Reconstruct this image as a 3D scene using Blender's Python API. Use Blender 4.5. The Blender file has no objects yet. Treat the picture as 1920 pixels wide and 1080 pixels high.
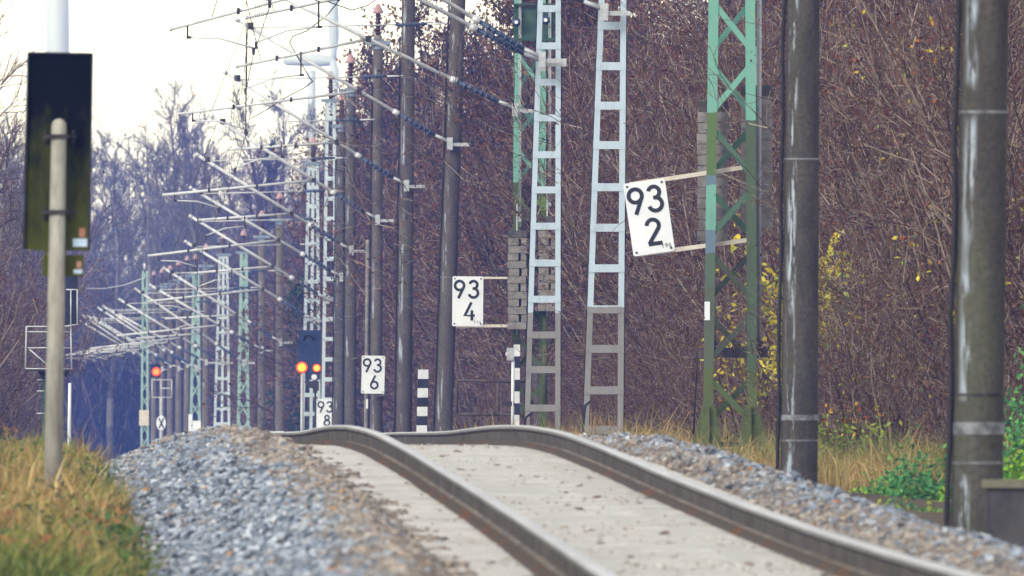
import bpy, math, random
import numpy as np
from mathutils import Vector

# ------------------------------------------------------------------ camera, sky, sun, exposure
SC = bpy.context.scene
COL = SC.collection
F = 63000.0          # focal length in photo pixels (1920 wide): a very long telephoto lens
HY = 760.0           # photo row of the eye level
CZ = 2.0             # camera height in the scene

cam = bpy.data.cameras.new('camera')
cam.sensor_width = 36.0
cam.lens = 36.0 * F / 1920.0
cam.clip_start = 1.0
cam.clip_end = 30000.0
cam.dof.use_dof = True
cam.dof.focus_distance = 540.0
cam.dof.aperture_fstop = 29.0
camo = bpy.data.objects.new('camera', cam)
camo.location = (0, 0, CZ)
camo.rotation_euler = (math.pi / 2 + math.atan((HY - 540.0) / F), 0, 0)
COL.objects.link(camo)
SC.camera = camo

SUN_DIR = Vector((-0.50, -0.62, 0.46)).normalized()
world = bpy.data.worlds.new('World')
SC.world = world
world.use_nodes = True
wn = world.node_tree
for n in list(wn.nodes):
    wn.nodes.remove(n)
sky = wn.nodes.new('ShaderNodeTexSky')
sky.sky_type = 'NISHITA'
sky.sun_disc = False
sky.sun_elevation = math.asin(SUN_DIR.z)
sky.sun_rotation = math.atan2(SUN_DIR.x, SUN_DIR.y)
sky.air_density = 1.0
sky.dust_density = 0.5
sky.ozone_density = 1.0
hs = wn.nodes.new('ShaderNodeHueSaturation')
hs.inputs['Saturation'].default_value = 0.08
bg = wn.nodes.new('ShaderNodeBackground')
bg.inputs['Strength'].default_value = 0.15
wo = wn.nodes.new('ShaderNodeOutputWorld')
wn.links.new(sky.outputs[0], hs.inputs['Color'])
wn.links.new(hs.outputs[0], bg.inputs['Color'])
wn.links.new(bg.outputs[0], wo.inputs['Surface'])

sl = bpy.data.lights.new('sun', 'SUN')
sl.energy = 0.9
sl.angle = math.radians(20)
sl.color = (1.0, 0.96, 0.90)
so = bpy.data.objects.new('sun', sl)
so.rotation_euler = SUN_DIR.to_track_quat('Z', 'Y').to_euler()
so.location = (0, 0, 60)
COL.objects.link(so)

SC.view_settings.view_transform = 'Standard'
SC.view_settings.look = 'None'
SC.view_settings.exposure = 0.95
SC.view_settings.gamma = 1.0
SC.render.engine = 'CYCLES'
SC.cycles.use_denoising = True
SC.cycles.max_bounces = 6
SC.cycles.volume_bounces = 1
SC.cycles.transparent_max_bounces = 8

# ------------------------------------------------------------------ track line and levels
def hermite(xs, ys):
    xs = np.array(xs, float); ys = np.array(ys, float)
    d = np.diff(ys) / np.diff(xs)
    m = np.empty_like(ys); m[0] = d[0]; m[-1] = d[-1]
    h = np.diff(xs)
    for i in range(1, len(xs) - 1):
        if d[i-1] * d[i] <= 0:
            m[i] = 0
        else:
            w1 = 2*h[i] + h[i-1]; w2 = h[i] + 2*h[i-1]
            m[i] = (w1 + w2) / (w1 / d[i-1] + w2 / d[i])
    def f(x):
        x = np.asarray(x, float)
        i = np.clip(np.searchsorted(xs, x) - 1, 0, len(xs) - 2)
        hh = xs[i+1] - xs[i]; t = (x - xs[i]) / hh
        tc = np.clip(t, 0, 1)
        v = ((2*tc**3 - 3*tc**2 + 1) * ys[i] + (tc**3 - 2*tc**2 + tc) * hh * m[i]
             + (-2*tc**3 + 3*tc**2) * ys[i+1] + (tc**3 - tc**2) * hh * m[i+1])
        v = v + np.where(t < 0, t * hh * m[i], 0) + np.where(t > 1, (t - 1) * hh * m[i+1], 0)
        return v
    return f
# centre line of the track (x) and top of rail (z below eye level) by distance
XC = hermite([0, 139, 178, 212, 243, 268, 290, 310, 350, 380, 437, 505, 565, 637, 700, 765, 837, 905, 970, 1037, 1104, 1171, 1238, 1305, 1372, 1640, 2000, 9000],
             [1.9, 1.16, .93, .60, .16, -.30, -.66, -.93, -1.45, -1.86, -2.5, -3.3, -4.0, -4.75, -5.2, -6.0, -6.95, -7.95, -8.75, -9.4, -10.2, -11.6, -12.8, -14.1, -15.5, -19.9, -25.8, -140])
_ZR = hermite([0, 139, 155, 178, 198, 216, 232, 246, 258, 270, 280, 290, 300, 350, 400, 437, 505, 565, 637, 700, 765, 837, 905, 970, 1037, 1104, 1171, 1238, 1372, 1700, 2000, 2300, 3000, 9000],
              [-.72, -.70, -.696, -.675, -.625, -.555, -.472, -.380, -.290, -.215, -.185, -.172, -.176, -.27, -.32, -.36, -.42, -.50, -.60, -.75, -1.2, -1.58, -2.03, -2.5, -2.94, -3.4, -4.0, -4.25, -4.5, -4.3, -3.7, -3.3, -3.3, -3.3])
def ZR(d):
    return _ZR(d) + CZ
def P(x, y, d):
    """scene point seen at photo pixel (x, y) at distance d"""
    return Vector(((x - 960.0) * d / F, d, CZ + (HY - y) * d / F))

# ------------------------------------------------------------------ helpers
def tag(o, label=None, cat=None, group=None, kind=None):
    if label: o['label'] = label
    if cat: o['category'] = cat
    if group: o['group'] = group
    if kind: o['kind'] = kind
    return o
def thing(name, label, cat, loc=(0, 0, 0), group=None):
    o = bpy.data.objects.new(name, None)
    o.empty_display_size = 0.2
    o.location = loc
    COL.objects.link(o)
    return tag(o, label, cat, group)
def link(name, me, parent=None, mat=None):
    o = bpy.data.objects.new(name, me)
    COL.objects.link(o)
    if parent is not None: o.parent = parent
    if mat is not None and not me.materials: me.materials.append(mat)
    return o
def copy_tree(o, parent=None):
    c = o.copy(); COL.objects.link(c); c.parent = parent
    for ch in o.children: copy_tree(ch, c)
    return c

class MB:
    """collects polygons; build() makes one mesh object of them, in the parent's local space"""
    def __init__(s): s.v = []; s.f = []; s.sm = []
    def add(s, vs, fs, smooth=False):
        b = len(s.v); s.v += [tuple(v) for v in vs]
        s.f += [tuple(b + i for i in f) for f in fs]; s.sm += [smooth] * len(fs)
        return s
    def box(s, c, size, ax=None):
        """box at centre c; ax = three axis vectors"""
        c = Vector(c); X, Y, Z = ax if ax else (Vector((1,0,0)), Vector((0,1,0)), Vector((0,0,1)))
        hx, hy, hz = [q / 2 for q in size]; vs = []
        for k in (-1, 1):
            for j in (-1, 1):
                for i in (-1, 1):
                    vs.append(c + X*hx*i + Y*hy*j + Z*hz*k)
        return s.add(vs, [(0,2,3,1), (4,5,7,6), (0,1,5,4), (2,6,7,3), (0,4,6,2), (1,3,7,5)])
    def beam(s, a, b, w, d, ref=(0, 1, 0)):
        """bar from a to b: width w across, depth d along ref"""
        a = Vector(a); b = Vector(b); z = (b - a); L = z.length; z.normalize()
        y = Vector(ref); y = (y - z * y.dot(z)).normalized(); x = y.cross(z)
        return s.box((a + b) / 2, (w, d, L), (x, y, z))
    def tube(s, pts, r, n=10, caps=True, smooth=True):
        pts = [Vector(p) for p in pts]
        rs = r if isinstance(r, (list, tuple)) else [r] * len(pts)
        vs = []; fs = []
        t0 = (pts[1] - pts[0]).normalized()
        ref = Vector((0, 1, 0)) if abs(t0.y) < 0.9 else Vector((1, 0, 0))
        for i, p in enumerate(pts):
            t = (pts[min(i+1, len(pts)-1)] - pts[max(i-1, 0)]).normalized()
            u = (ref - t * ref.dot(t)).normalized(); w = t.cross(u)
            for k in range(n):
                a = 2 * math.pi * k / n
                vs.append(p + (u * math.cos(a) + w * math.sin(a)) * rs[i])
        for i in range(len(pts) - 1):
            for k in range(n):
                fs.append((i*n + k, i*n + (k+1) % n, (i+1)*n + (k+1) % n, (i+1)*n + k))
        s.add(vs, fs, smooth)
        if caps:
            b = len(s.v) - len(vs)
            s.f.append(tuple(b + k for k in reversed(range(n)))); s.sm.append(False)
            s.f.append(tuple(b + (len(pts)-1)*n + k for k in range(n))); s.sm.append(False)
        return s
    def prism(s, poly, d):
        """flat polygon extruded by vector d"""
        n = len(poly); d = Vector(d); vs = [Vector(p) for p in poly] + [Vector(p) + d for p in poly]
        return s.add(vs, [tuple(range(n)), tuple(reversed(range(n, 2*n)))] + [(i, i+n, (i+1) % n + n, (i+1) % n) for i in range(n)])
    def disc_rib(s, c, axis, r, t, n=14):
        a = Vector(axis).normalized()
        return s.tube([Vector(c) - a*t/2, Vector(c), Vector(c) + a*t/2], [r*.45, r, r*.55], n)
    def build(s, name, mat, parent=None, origin=None):
        o0 = Vector(origin) if origin is not None else (Vector(parent['o']) if parent is not None and 'o' in parent else Vector((0, 0, 0)))
        me = bpy.data.meshes.new(name)
        me.from_pydata([(v[0]-o0.x, v[1]-o0.y, v[2]-o0.z) for v in s.v], [], s.f)
        me.polygons.foreach_set('use_smooth', s.sm)
        if mat is not None: me.materials.append(mat)
        me.update()
        o = bpy.data.objects.new(name, me); COL.objects.link(o)
        if parent is not None: o.parent = parent
        return o
ORG = {}
def root(name, label, cat, loc, group=None):
    o = thing(name, label, cat, loc, group); ORG[o.name] = Vector(loc); return o
def part(mb, name, mat, parent, top=None):
    """mb holds scene coordinates; top = the top-level thing when the parent is itself a part"""
    t = top if top is not None else parent
    return mb.build(name, mat, parent, ORG[t.name])

def np_mesh(name, V, Fc, col=None, smooth=False):
    me = bpy.data.meshes.new(name)
    V = np.asarray(V, np.float32); Fc = np.asarray(Fc, np.int32); k = Fc.shape[1]
    me.vertices.add(len(V)); me.vertices.foreach_set('co', V.ravel())
    me.loops.add(Fc.size); me.loops.foreach_set('vertex_index', Fc.ravel())
    me.polygons.add(len(Fc)); me.polygons.foreach_set('loop_start', np.arange(0, Fc.size, k, dtype=np.int32))
    me.polygons.foreach_set('loop_total', np.full(len(Fc), k, np.int32))
    me.polygons.foreach_set('use_smooth', np.full(len(Fc), smooth, bool))
    if col is not None:
        a = me.attributes.new('col', 'FLOAT_COLOR', 'POINT')
        c = np.ones((len(V), 4), np.float32); c[:, :3] = col
        a.data.foreach_set('color', c.ravel())
    me.update(calc_edges=True); me.validate()
    return me

# ------------------------------------------------------------------ materials
def nodes_of(name):
    m = bpy.data.materials.new(name); m.use_nodes = True
    nt = m.node_tree; b = nt.nodes['Principled BSDF']
    return m, nt, b
def mix(nt, a, b, fac):
    n = nt.nodes.new('ShaderNodeMix'); n.data_type = 'RGBA'
    for sock, val in ((n.inputs[0], fac), (n.inputs[6], a), (n.inputs[7], b)):
        if hasattr(val, 'is_linked') or isinstance(val, bpy.types.NodeSocket): nt.links.new(val, sock)
        elif isinstance(val, (int, float)): sock.default_value = val
        else: sock.default_value = (*val, 1)
    return n.outputs[2]
def noise(nt, scale, detail=4, rough=.6, stretch=None, seed=0.0):
    tc = nt.nodes.new('ShaderNodeTexCoord'); src = tc.outputs['Object']
    mp = nt.nodes.new('ShaderNodeMapping'); mp.inputs['Scale'].default_value = stretch or (1, 1, 1)
    mp.inputs['Location'].default_value = (seed, seed * .7, seed * .3)
    nt.links.new(src, mp.inputs['Vector'])
    n = nt.nodes.new('ShaderNodeTexNoise'); n.inputs['Scale'].default_value = scale
    n.inputs['Detail'].default_value = detail; n.inputs['Roughness'].default_value = rough
    nt.links.new(mp.outputs[0], n.inputs['Vector'])
    return n.outputs['Fac']
def ramp(nt, fac, stops, mode='LINEAR'):
    r = nt.nodes.new('ShaderNodeValToRGB'); cr = r.color_ramp; cr.interpolation = mode
    while len(cr.elements) < len(stops): cr.elements.new(0.5)
    for e, (p, c) in zip(cr.elements, stops):
        e.position = p; e.color = (c, c, c, 1) if isinstance(c, (int, float)) else (*c, 1)
    nt.links.new(fac, r.inputs[0]); return r.outputs[0]
def bump(nt, b, h, strength=.4, dist=.01):
    n = nt.nodes.new('ShaderNodeBump'); n.inputs['Strength'].default_value = strength; n.inputs['Distance'].default_value = dist
    nt.links.new(h, n.inputs['Height']); nt.links.new(n.outputs[0], b.inputs['Normal'])
def mat_simple(name, c1, c2, rough=.6, scale=8, metal=0.0, stretch=None, lo=.38, hi=.66, bs=.25, bd=.004):
    m, nt, b = nodes_of(name)
    n = noise(nt, scale, 5, .65, stretch)
    f = ramp(nt, n, [(lo, 0), (hi, 1)])
    nt.links.new(mix(nt, c1, c2, f), b.inputs['Base Color'])
    b.inputs['Roughness'].default_value = rough; b.inputs['Metallic'].default_value = metal
    b.inputs['Specular IOR Level'].default_value = .45 if rough < .5 else (.25 if rough < .6 else .03)
    if bs: bump(nt, b, n, bs, bd)
    return m
def mat_attr(name, rough=.8, var=.25, scale=30, trans=0.0):
    m, nt, b = nodes_of(name)
    a = nt.nodes.new('ShaderNodeAttribute'); a.attribute_name = 'col'
    n = noise(nt, scale, 3)
    hv = nt.nodes.new('ShaderNodeHueSaturation'); nt.links.new(a.outputs['Color'], hv.inputs['Color'])
    mr = nt.nodes.new('ShaderNodeMapRange'); mr.inputs[1].default_value = .3; mr.inputs[2].default_value = .7
    mr.inputs[3].default_value = 1 - var; mr.inputs[4].default_value = 1 + var
    nt.links.new(n, mr.inputs[0]); nt.links.new(mr.outputs[0], hv.inputs['Value'])
    nt.links.new(hv.outputs[0], b.inputs['Base Color'])
    b.inputs['Roughness'].default_value = rough
    b.inputs['Specular IOR Level'].default_value = .04
    return m
def pos_z(nt):
    g = nt.nodes.new('ShaderNodeNewGeometry'); s = nt.nodes.new('ShaderNodeSeparateXYZ')
    nt.links.new(g.outputs['Position'], s.inputs[0]); return s.outputs
def math_n(nt, op, a, b_):
    n = nt.nodes.new('ShaderNodeMath'); n.operation = op
    for i, v in enumerate((a, b_)):
        if isinstance(v, (int, float)): n.inputs[i].default_value = v
        else: nt.links.new(v, n.inputs[i])
    return n.outputs[0]
def mat_bands(name, z0, z1, stops, rough=.5, wob=.02, dirt=(.05, .045, .035), dirt_amt=.45):
    """paint in horizontal bands: stops = (z, colour from there up); edges uneven; weathered by noise"""
    m, nt, b = nodes_of(name)
    z = pos_z(nt)[2]
    n = noise(nt, 9, 4); n2 = noise(nt, 3.5, 6, .7, (1, 1, .25), 3.1)
    zz = math_n(nt, 'ADD', z, math_n(nt, 'MULTIPLY', math_n(nt, 'SUBTRACT', n, .5), wob * 4))
    t = math_n(nt, 'DIVIDE', math_n(nt, 'SUBTRACT', zz, z0), z1 - z0)
    c = ramp(nt, t, [(max(0, min(1, (s - z0) / (z1 - z0))), col) for s, col in stops], 'CONSTANT')
    f = ramp(nt, n2, [(.50, 0), (.80, dirt_amt)])
    nt.links.new(mix(nt, c, dirt, f), b.inputs['Base Color'])
    b.inputs['Roughness'].default_value = rough; b.inputs['Specular IOR Level'].default_value = .15
    bump(nt, b, n2, .25, .004)
    return m
def mat_concrete_mast(name, seed, stain=.5, side=-0.35, base=(.085, .076, .064)):
    """weathered spun concrete with pale lime runs down one side"""
    m, nt, b = nodes_of(name)
    n1 = noise(nt, 3.5, 7, .75, (1, 1, .35), seed); n2 = noise(nt, 26, 5, .75, None, seed)
    c = mix(nt, tuple(q * .62 for q in base), tuple(q * 1.35 for q in base), ramp(nt, n1, [(.3, 0), (.7, 1)]))
    c = mix(nt, c, tuple(q * .5 for q in base), ramp(nt, n2, [(.44, 0), (.66, .75)]))
    c = mix(nt, c, (.10, .13, .05), ramp(nt, noise(nt, 1.3, 5, .6, (1, 1, .3), seed + 4), [(.52, 0), (.75, .45)]))
    tc = nt.nodes.new('ShaderNodeTexCoord'); s = nt.nodes.new('ShaderNodeSeparateXYZ')
    nt.links.new(tc.outputs['Normal'], s.inputs[0])
    # band round the shaft where the runs came down
    d = math_n(nt, 'ABSOLUTE', math_n(nt, 'SUBTRACT', s.outputs[0], side), 0)
    band = ramp(nt, d, [(.12, 1), (.30, 0)])
    runs = ramp(nt, noise(nt, 3.0, 5, .75, (5, 5, .5), seed + 9), [(.62 - .2 * stain, 0), (.68 - .2 * stain, 1)])
    nt.links.new(mix(nt, c, (.36, .41, .46), math_n(nt, 'MULTIPLY', math_n(nt, 'MULTIPLY', band, runs), ramp(nt, noise(nt, .8, 3, .5, (1, 1, 1), seed + 2), [(.50 - .12 * stain, 0), (.54 - .12 * stain, 1)]))), b.inputs['Base Color'])
    b.inputs['Roughness'].default_value = .85; b.inputs['Specular IOR Level'].default_value = .04
    bump(nt, b, n2, .6, .01)
    return m

M = {}
M['rail_side'] = mat_simple('rail_web', (.058, .050, .043), (.105, .09, .077), .7, 3, 0, (1, .15, 1))
M['rail_foot'] = mat_simple('rail_foot', (.13, .11, .092), (.24, .205, .17), .85, 2.2, 0, (1, .2, 1))
M['rail_cheek'] = mat_simple('rail_cheek', (.15, .143, .136), (.22, .21, .20), .65, 2, 0, (1, .1, 1), bs=.05)
M['rail_head'] = mat_simple('rail_head', (.28, .28, .28), (.42, .42, .42), .42, 2.0, .6, (1, .05, 1), bs=.05)
M['rust'] = mat_simple('rust', (.12, .105, .09), (.22, .10, .05), .85, .35, 0, None, .52, .70)
M['sleeper'] = mat_simple('sleeper', (.40, .38, .335), (.56, .535, .48), .9, 3.5, 0, (1, 1, 1), .30, .70, bs=.3)
M['soil'] = mat_simple('soil', (.075, .058, .040), (.14, .11, .075), .95, 1.2)
M['ballast_bed'] = mat_simple('ballast_bed', (.12, .115, .11), (.25, .235, .22), .95, 14, bs=1.0, bd=.04)
M['stone'] = mat_attr('stone', .8, .3, 26)
M['grass'] = mat_attr('grass', .75, .2, 2)
M['leaf'] = mat_attr('leaf', .6, .15, 8)
M['bark'] = mat_attr('bark', .85, .25, 6)
M['alu'] = mat_simple('alu_tube', (.52, .53, .54), (.66, .67, .68), .45, 6, .1, bs=.1)
M['galv'] = mat_simple('galvanised_steel', (.36, .37, .38), (.50, .51, .52), .5, 12, .15)
M['dark_steel'] = mat_simple('dark_steel', (.035, .033, .032), (.08, .07, .062), .6, 12)
M['black_cable'] = mat_simple('black_cable', (.012, .012, .014), (.03, .028, .028), .55, 20)
M['strap'] = mat_simple('strap_steel', (.09, .09, .09), (.24, .25, .26), .55, 12)
M['insulator'] = mat_simple('insulator_blue_grey', (.03, .045, .085), (.06, .085, .15), .3, 9, bs=.05)
M['insulator_brown'] = mat_simple('insulator_brown', (.045, .018, .014), (.08, .035, .028), .3, 9, bs=.05)
M['guard_red'] = mat_simple('guard_red', (.38, .22, .22), (.48, .31, .30), .5, 9, bs=.05)
M['cap_blue'] = mat_simple('cap_blue_grey', (.16, .21, .28), (.26, .31, .37), .55, 9)
M['wire'] = mat_simple('copper_wire', (.05, .048, .045), (.10, .09, .08), .5, 9, .5, bs=0)
M['white_enamel'] = mat_simple('white_enamel', (.70, .72, .74), (.80, .81, .82), .35, 2.5, bs=.05)
M['black_enamel'] = mat_simple('black_enamel', (.006, .007, .012), (.014, .016, .024), .4, 6, bs=.05)
M['stripe_white'] = mat_simple('stripe_white', (.58, .60, .61), (.74, .75, .75), .55, 7)
M['stripe_black'] = mat_simple('stripe_black', (.014, .015, .022), (.035, .036, .045), .55, 7)
M['pale_paint'] = mat_simple('pale_blue_paint', (.46, .54, .60), (.58, .65, .70), .5, 5)
M['mint'] = mat_simple('pale_mint_paint', (.24, .38, .33), (.34, .47, .42), .5, 4)
M['moss_green'] = mat_simple('mossy_dark_paint', (.07, .09, .032), (.13, .15, .055), .75, 5)
M['green_plate'] = mat_simple('dark_green_plate', (.035, .075, .052), (.075, .12, .085), .6, 6)
M['weight'] = mat_simple('weight_concrete', (.17, .155, .135), (.30, .275, .245), .92, 7)
M['weight_dark'] = mat_simple('weight_concrete_dark', (.07, .065, .058), (.13, .12, .105), .92, 7)
M['post_concrete'] = mat_simple('post_concrete', (.26, .25, .21), (.42, .40, .34), .9, 12, 0, (1, 1, .3))
M['sand'] = mat_simple('sandy_grit', (.44, .42, .38), (.62, .60, .555), .95, 26, bs=.8, bd=.01)
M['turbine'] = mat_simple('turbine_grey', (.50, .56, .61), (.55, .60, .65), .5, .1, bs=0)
def mat_sleeper():
    m, nt, b = nodes_of('sleeper_concrete')
    n1 = noise(nt, 9, 6, .75); n2 = noise(nt, 60, 4, .7); oi = nt.nodes.new('ShaderNodeObjectInfo')
    g = nt.nodes.new('ShaderNodeNewGeometry'); wn_ = nt.nodes.new('ShaderNodeTexNoise'); wn_.inputs['Scale'].default_value = .9; wn_.inputs['Detail'].default_value = 6
    nt.links.new(g.outputs['Position'], wn_.inputs['Vector'])
    c = mix(nt, (.47, .455, .42), (.63, .61, .575), ramp(nt, n1, [(.28, 0), (.72, 1)]))
    c = mix(nt, c, (.30, .26, .21), ramp(nt, wn_.outputs['Fac'], [(.52, 0), (.72, .75)]))
    c = mix(nt, c, (.22, .19, .155), ramp(nt, n2, [(.56, 0), (.72, .5)]))
    hv = nt.nodes.new('ShaderNodeHueSaturation'); nt.links.new(c, hv.inputs['Color'])
    mr = nt.nodes.new('ShaderNodeMapRange'); mr.inputs[3].default_value = .93; mr.inputs[4].default_value = 1.05
    nt.links.new(oi.outputs['Random'], mr.inputs[0]); nt.links.new(mr.outputs[0], hv.inputs['Value'])
    nt.links.new(hv.outputs[0], b.inputs['Base Color']); b.inputs['Roughness'].default_value = .95; b.inputs['Specular IOR Level'].default_value = .02
    bump(nt, b, n2, .6, .01)
    return m
M['sleeper'] = mat_sleeper()
M['signal_screen_hazed'] = mat_simple('signal_screen_hazed', (.030, .042, .085), (.045, .06, .11), .6, 3)  # black screen with the blue of distant haze mixed into its colour
M['signal_black'] = mat_simple('signal_black', (.010, .011, .016), (.022, .024, .032), .5, 6)
M['sticker_red'] = mat_simple('sticker_red', (.36, .13, .08), (.46, .26, .19), .5, 20)
M['sticker_blue'] = mat_simple('sticker_blue', (.45, .58, .75), (.60, .70, .82), .5, 20)
M['cabinet'] = mat_simple('cabinet_concrete', (.055, .052, .055), (.10, .095, .095), .9, 5, 0, (1, 1, .4))
M['cabinet_top'] = mat_simple('cabinet_top_moss', (.13, .125, .085), (.20, .185, .13), .95, 9)
M['frame_brown'] = mat_simple('frame_brown', (.07, .055, .048), (.12, .095, .08), .7, 9)
M['cream_plate'] = mat_simple('cream_plate', (.55, .50, .42), (.68, .62, .53), .6, 6)
def mat_lamp(name, col, strength):
    m, nt, b = nodes_of(name)
    b.inputs['Base Color'].default_value = (*col, 1)
    b.inputs['Emission Color'].default_value = (*col, 1); b.inputs['Emission Strength'].default_value = strength
    return m
M['lamp_red'] = mat_lamp('lamp_red_lit', (1.0, .10, .01), 2.2)
M['lamp_orange'] = mat_lamp('lamp_orange_lit', (1.0, .26, .012), 2.4)
M['lamp_halo'] = mat_lamp('lamp_halo_glow', (1.0, .06, .004), .55)  # dim red emission imitating the halo of glare round a lit lamp

# ------------------------------------------------------------------ ground
rng = np.random.default_rng(7)
def ground_rel(u, d):
    """height of the ground relative to top of rail, by offset from the track centre and distance"""
    u = np.asarray(u, float); d = np.asarray(d, float)
    us = [-400, -60, -14, -7, -4.6, -3.5, -2.9, -2.4, 2.2, 2.6, 3.2, 4.5, 6.5, 9, 14, 60, 400]
    zs = [.5, .4, .1, -.16, -.30, -.40, -.50, -.85, -.85, -.62, -.62, -.66, -.62, -.40, 0, 1.0, 2.0]
    z = np.interp(u, us, zs)
    return z
def ground_z(u, d):
    return ZR(d) + ground_rel(u, d)
gu = np.unique(np.concatenate([[-800, -400, -200, -100, -60, -30, -20, -14], np.arange(-10, 16.1, .4), [18, 22, 30, 60, 100, 200, 400, 800]]))
gd = np.unique(np.concatenate([[-60, 0, 60, 100], np.arange(125, 440, 4), np.arange(440, 1300, 20), np.arange(1300, 3000, 100), [3500, 4500, 4900]]))
GU, GD = np.meshgrid(gu, gd)
GX = XC(GD) + GU
near = (np.abs(GU) < 16) & (GD < 700)
GZ = ground_z(np.clip(GU, -400, 400), GD) + np.where(near & (np.abs(GU) > 2.9), rng.normal(0, .03, GU.shape), 0)
nd, nu = GU.shape
idx = np.arange(nd * nu).reshape(nd, nu)
quads = np.stack([idx[:-1, :-1], idx[:-1, 1:], idx[1:, 1:], idx[1:, :-1]], -1).reshape(-1, 4)
ground = link('ground', np_mesh('ground', np.stack([GX, GD, GZ], -1).reshape(-1, 3), quads, smooth=True), None, M['soil'])
tag(ground, 'brown earth the railway line runs over', 'ground', kind='structure')

# ballast bed: heaped shoulders left and right of the sleepers
BU = [-3.05, -2.75, -2.4, -2.1, -1.85, -1.6, -1.42, -1.30, -.9, 0, .9, 1.30, 1.42, 1.6, 1.85, 2.1, 2.4, 2.7]
BZ = [-.62, -.44, -.30, -.17, -.085, -.075, -.15, -.215, -.215, -.215, -.215, -.215, -.17, -.125, -.15, -.27, -.46, -.70]
def ballast_rel(u): return np.interp(u, BU, BZ)
bu = np.array(BU); bd = np.unique(np.concatenate([np.arange(120, 420, 1.0), np.arange(420, 2200, 20)]))
BUg, BDg = np.meshgrid(bu, bd)
V = np.stack([XC(BDg) + BUg, BDg, ZR(BDg) + ballast_rel(BUg)], -1).reshape(-1, 3)
nd, nu = BUg.shape; idx = np.arange(nd * nu).reshape(nd, nu)
quads = np.stack([idx[:-1, :-1], idx[:-1, 1:], idx[1:, 1:], idx[1:, :-1]], -1).reshape(-1, 4)
bed = link('ballast_bed', np_mesh('ballast_bed', V, quads, smooth=True), None, M['ballast_bed'])
tag(bed, 'grey gravel bed under the railway track', 'ballast', kind='structure')

# loose stones on the bed
PHI = (1 + 5 ** .5) / 2
ICO = np.array([(-1, PHI, 0), (1, PHI, 0), (-1, -PHI, 0), (1, -PHI, 0), (0, -1, PHI), (0, 1, PHI), (0, -1, -PHI), (0, 1, -PHI), (PHI, 0, -1), (PHI, 0, 1), (-PHI, 0, -1), (-PHI, 0, 1)]) / (1 + PHI * PHI) ** .5
ICF = np.array([(0,11,5),(0,5,1),(0,1,7),(0,7,10),(0,10,11),(1,5,9),(5,11,4),(11,10,2),(10,7,6),(7,1,8),(3,9,4),(3,4,2),(3,2,6),(3,6,8),(3,8,9),(4,9,5),(2,4,11),(6,2,10),(8,6,7),(9,8,1)])
def rand_rot(n, r):
    q = r.normal(size=(n, 4)); q /= np.linalg.norm(q, axis=1)[:, None]
    w, x, y, z = q.T
    return np.stack([np.stack([1-2*(y*y+z*z), 2*(x*y-w*z), 2*(x*z+w*y)], -1),
                     np.stack([2*(x*y+w*z), 1-2*(x*x+z*z), 2*(y*z-w*x)], -1),
                     np.stack([2*(x*z-w*y), 2*(y*z+w*x), 1-2*(x*x+y*y)], -1)], 1)
CUB = np.array([(i, j, k) for k in (-1, 1) for j in (-1, 1) for i in (-1, 1)], float)
CUF = np.array([(0,2,3),(0,3,1),(4,5,7),(4,7,6),(0,1,5),(0,5,4),(2,6,7),(2,7,3),(0,4,6),(0,6,2),(1,3,7),(1,7,5)])
def stones(name, C, S, col, r, flat=.85):
    """one mesh of angular stones: centres C, radii S, colours col"""
    n = len(C)
    # a few broken prototypes
    proto = []
    for k in range(40):
        v = CUB * .62 + r.uniform(-.30, .30, (8, 3))
        v = v * np.array([1.3, 1.0, .85]); proto.append(v)
    proto = np.array(proto)
    v = proto[r.integers(0, 40, n)] * S[:, None, None]
    v = np.einsum('nij,nkj->nki', rand_rot(n, r), v) * np.array([1, 1, flat]) + C[:, None, :]
    f = (CUF[None] + (np.arange(n) * 8)[:, None, None]).reshape(-1, 3)
    return np_mesh(name, v.reshape(-1, 3), f, np.repeat(col, 8, 0))
def smooth_noise(u, d, r, su, sd):
    out = np.zeros_like(u)
    for k in range(5):
        a, b_, p = r.normal(0, 1 / su), r.normal(0, 1 / sd), r.uniform(0, 7)
        out += np.sin(a * u + b_ * d + p)
    return out / 2.2
BLUE = np.array([(.145, .175, .215), (.215, .25, .30), (.32, .36, .41), (.06, .072, .09), (.47, .50, .54), (.165, .19, .215), (.265, .30, .35)])
BROWN = np.array([(.30, .265, .225), (.22, .185, .155), (.38, .34, .285), (.26, .235, .21), (.16, .135, .115), (.32, .26, .21)])
RUSTY = np.array([(.36, .17, .08), (.42, .24, .11), (.40, .30, .17)])
def stone_cols(u, d, r, blue_amt):
    n = len(u)
    c = np.where((r.random(n) < blue_amt)[:, None], BLUE[r.integers(0, 7, n)], BROWN[r.integers(0, 6, n)])
    c = np.where((r.random(n) < .010)[:, None], RUSTY[r.integers(0, 3, n)], c)
    return c * r.uniform(.75, 1.25, (n, 1))
def scatter(n, u0, u1, d0, d1, r, smin, smax, blue, sink=.25):
    u = r.uniform(u0, u1, n)
    d = 1 / r.uniform(1 / d1, 1 / d0, n)           # a little denser close by
    s = r.uniform(smin, smax, n) * r.uniform(.8, 1.2, n)
    z = ZR(d) + ballast_rel(u) + s * (.5 - sink) + .025 * smooth_noise(u, d, r, .35, 1.2)
    return np.stack([XC(d) + u, d, z], -1), s, stone_cols(u, d, r, blue(u, d))
r1 = np.random.default_rng(11)
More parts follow.
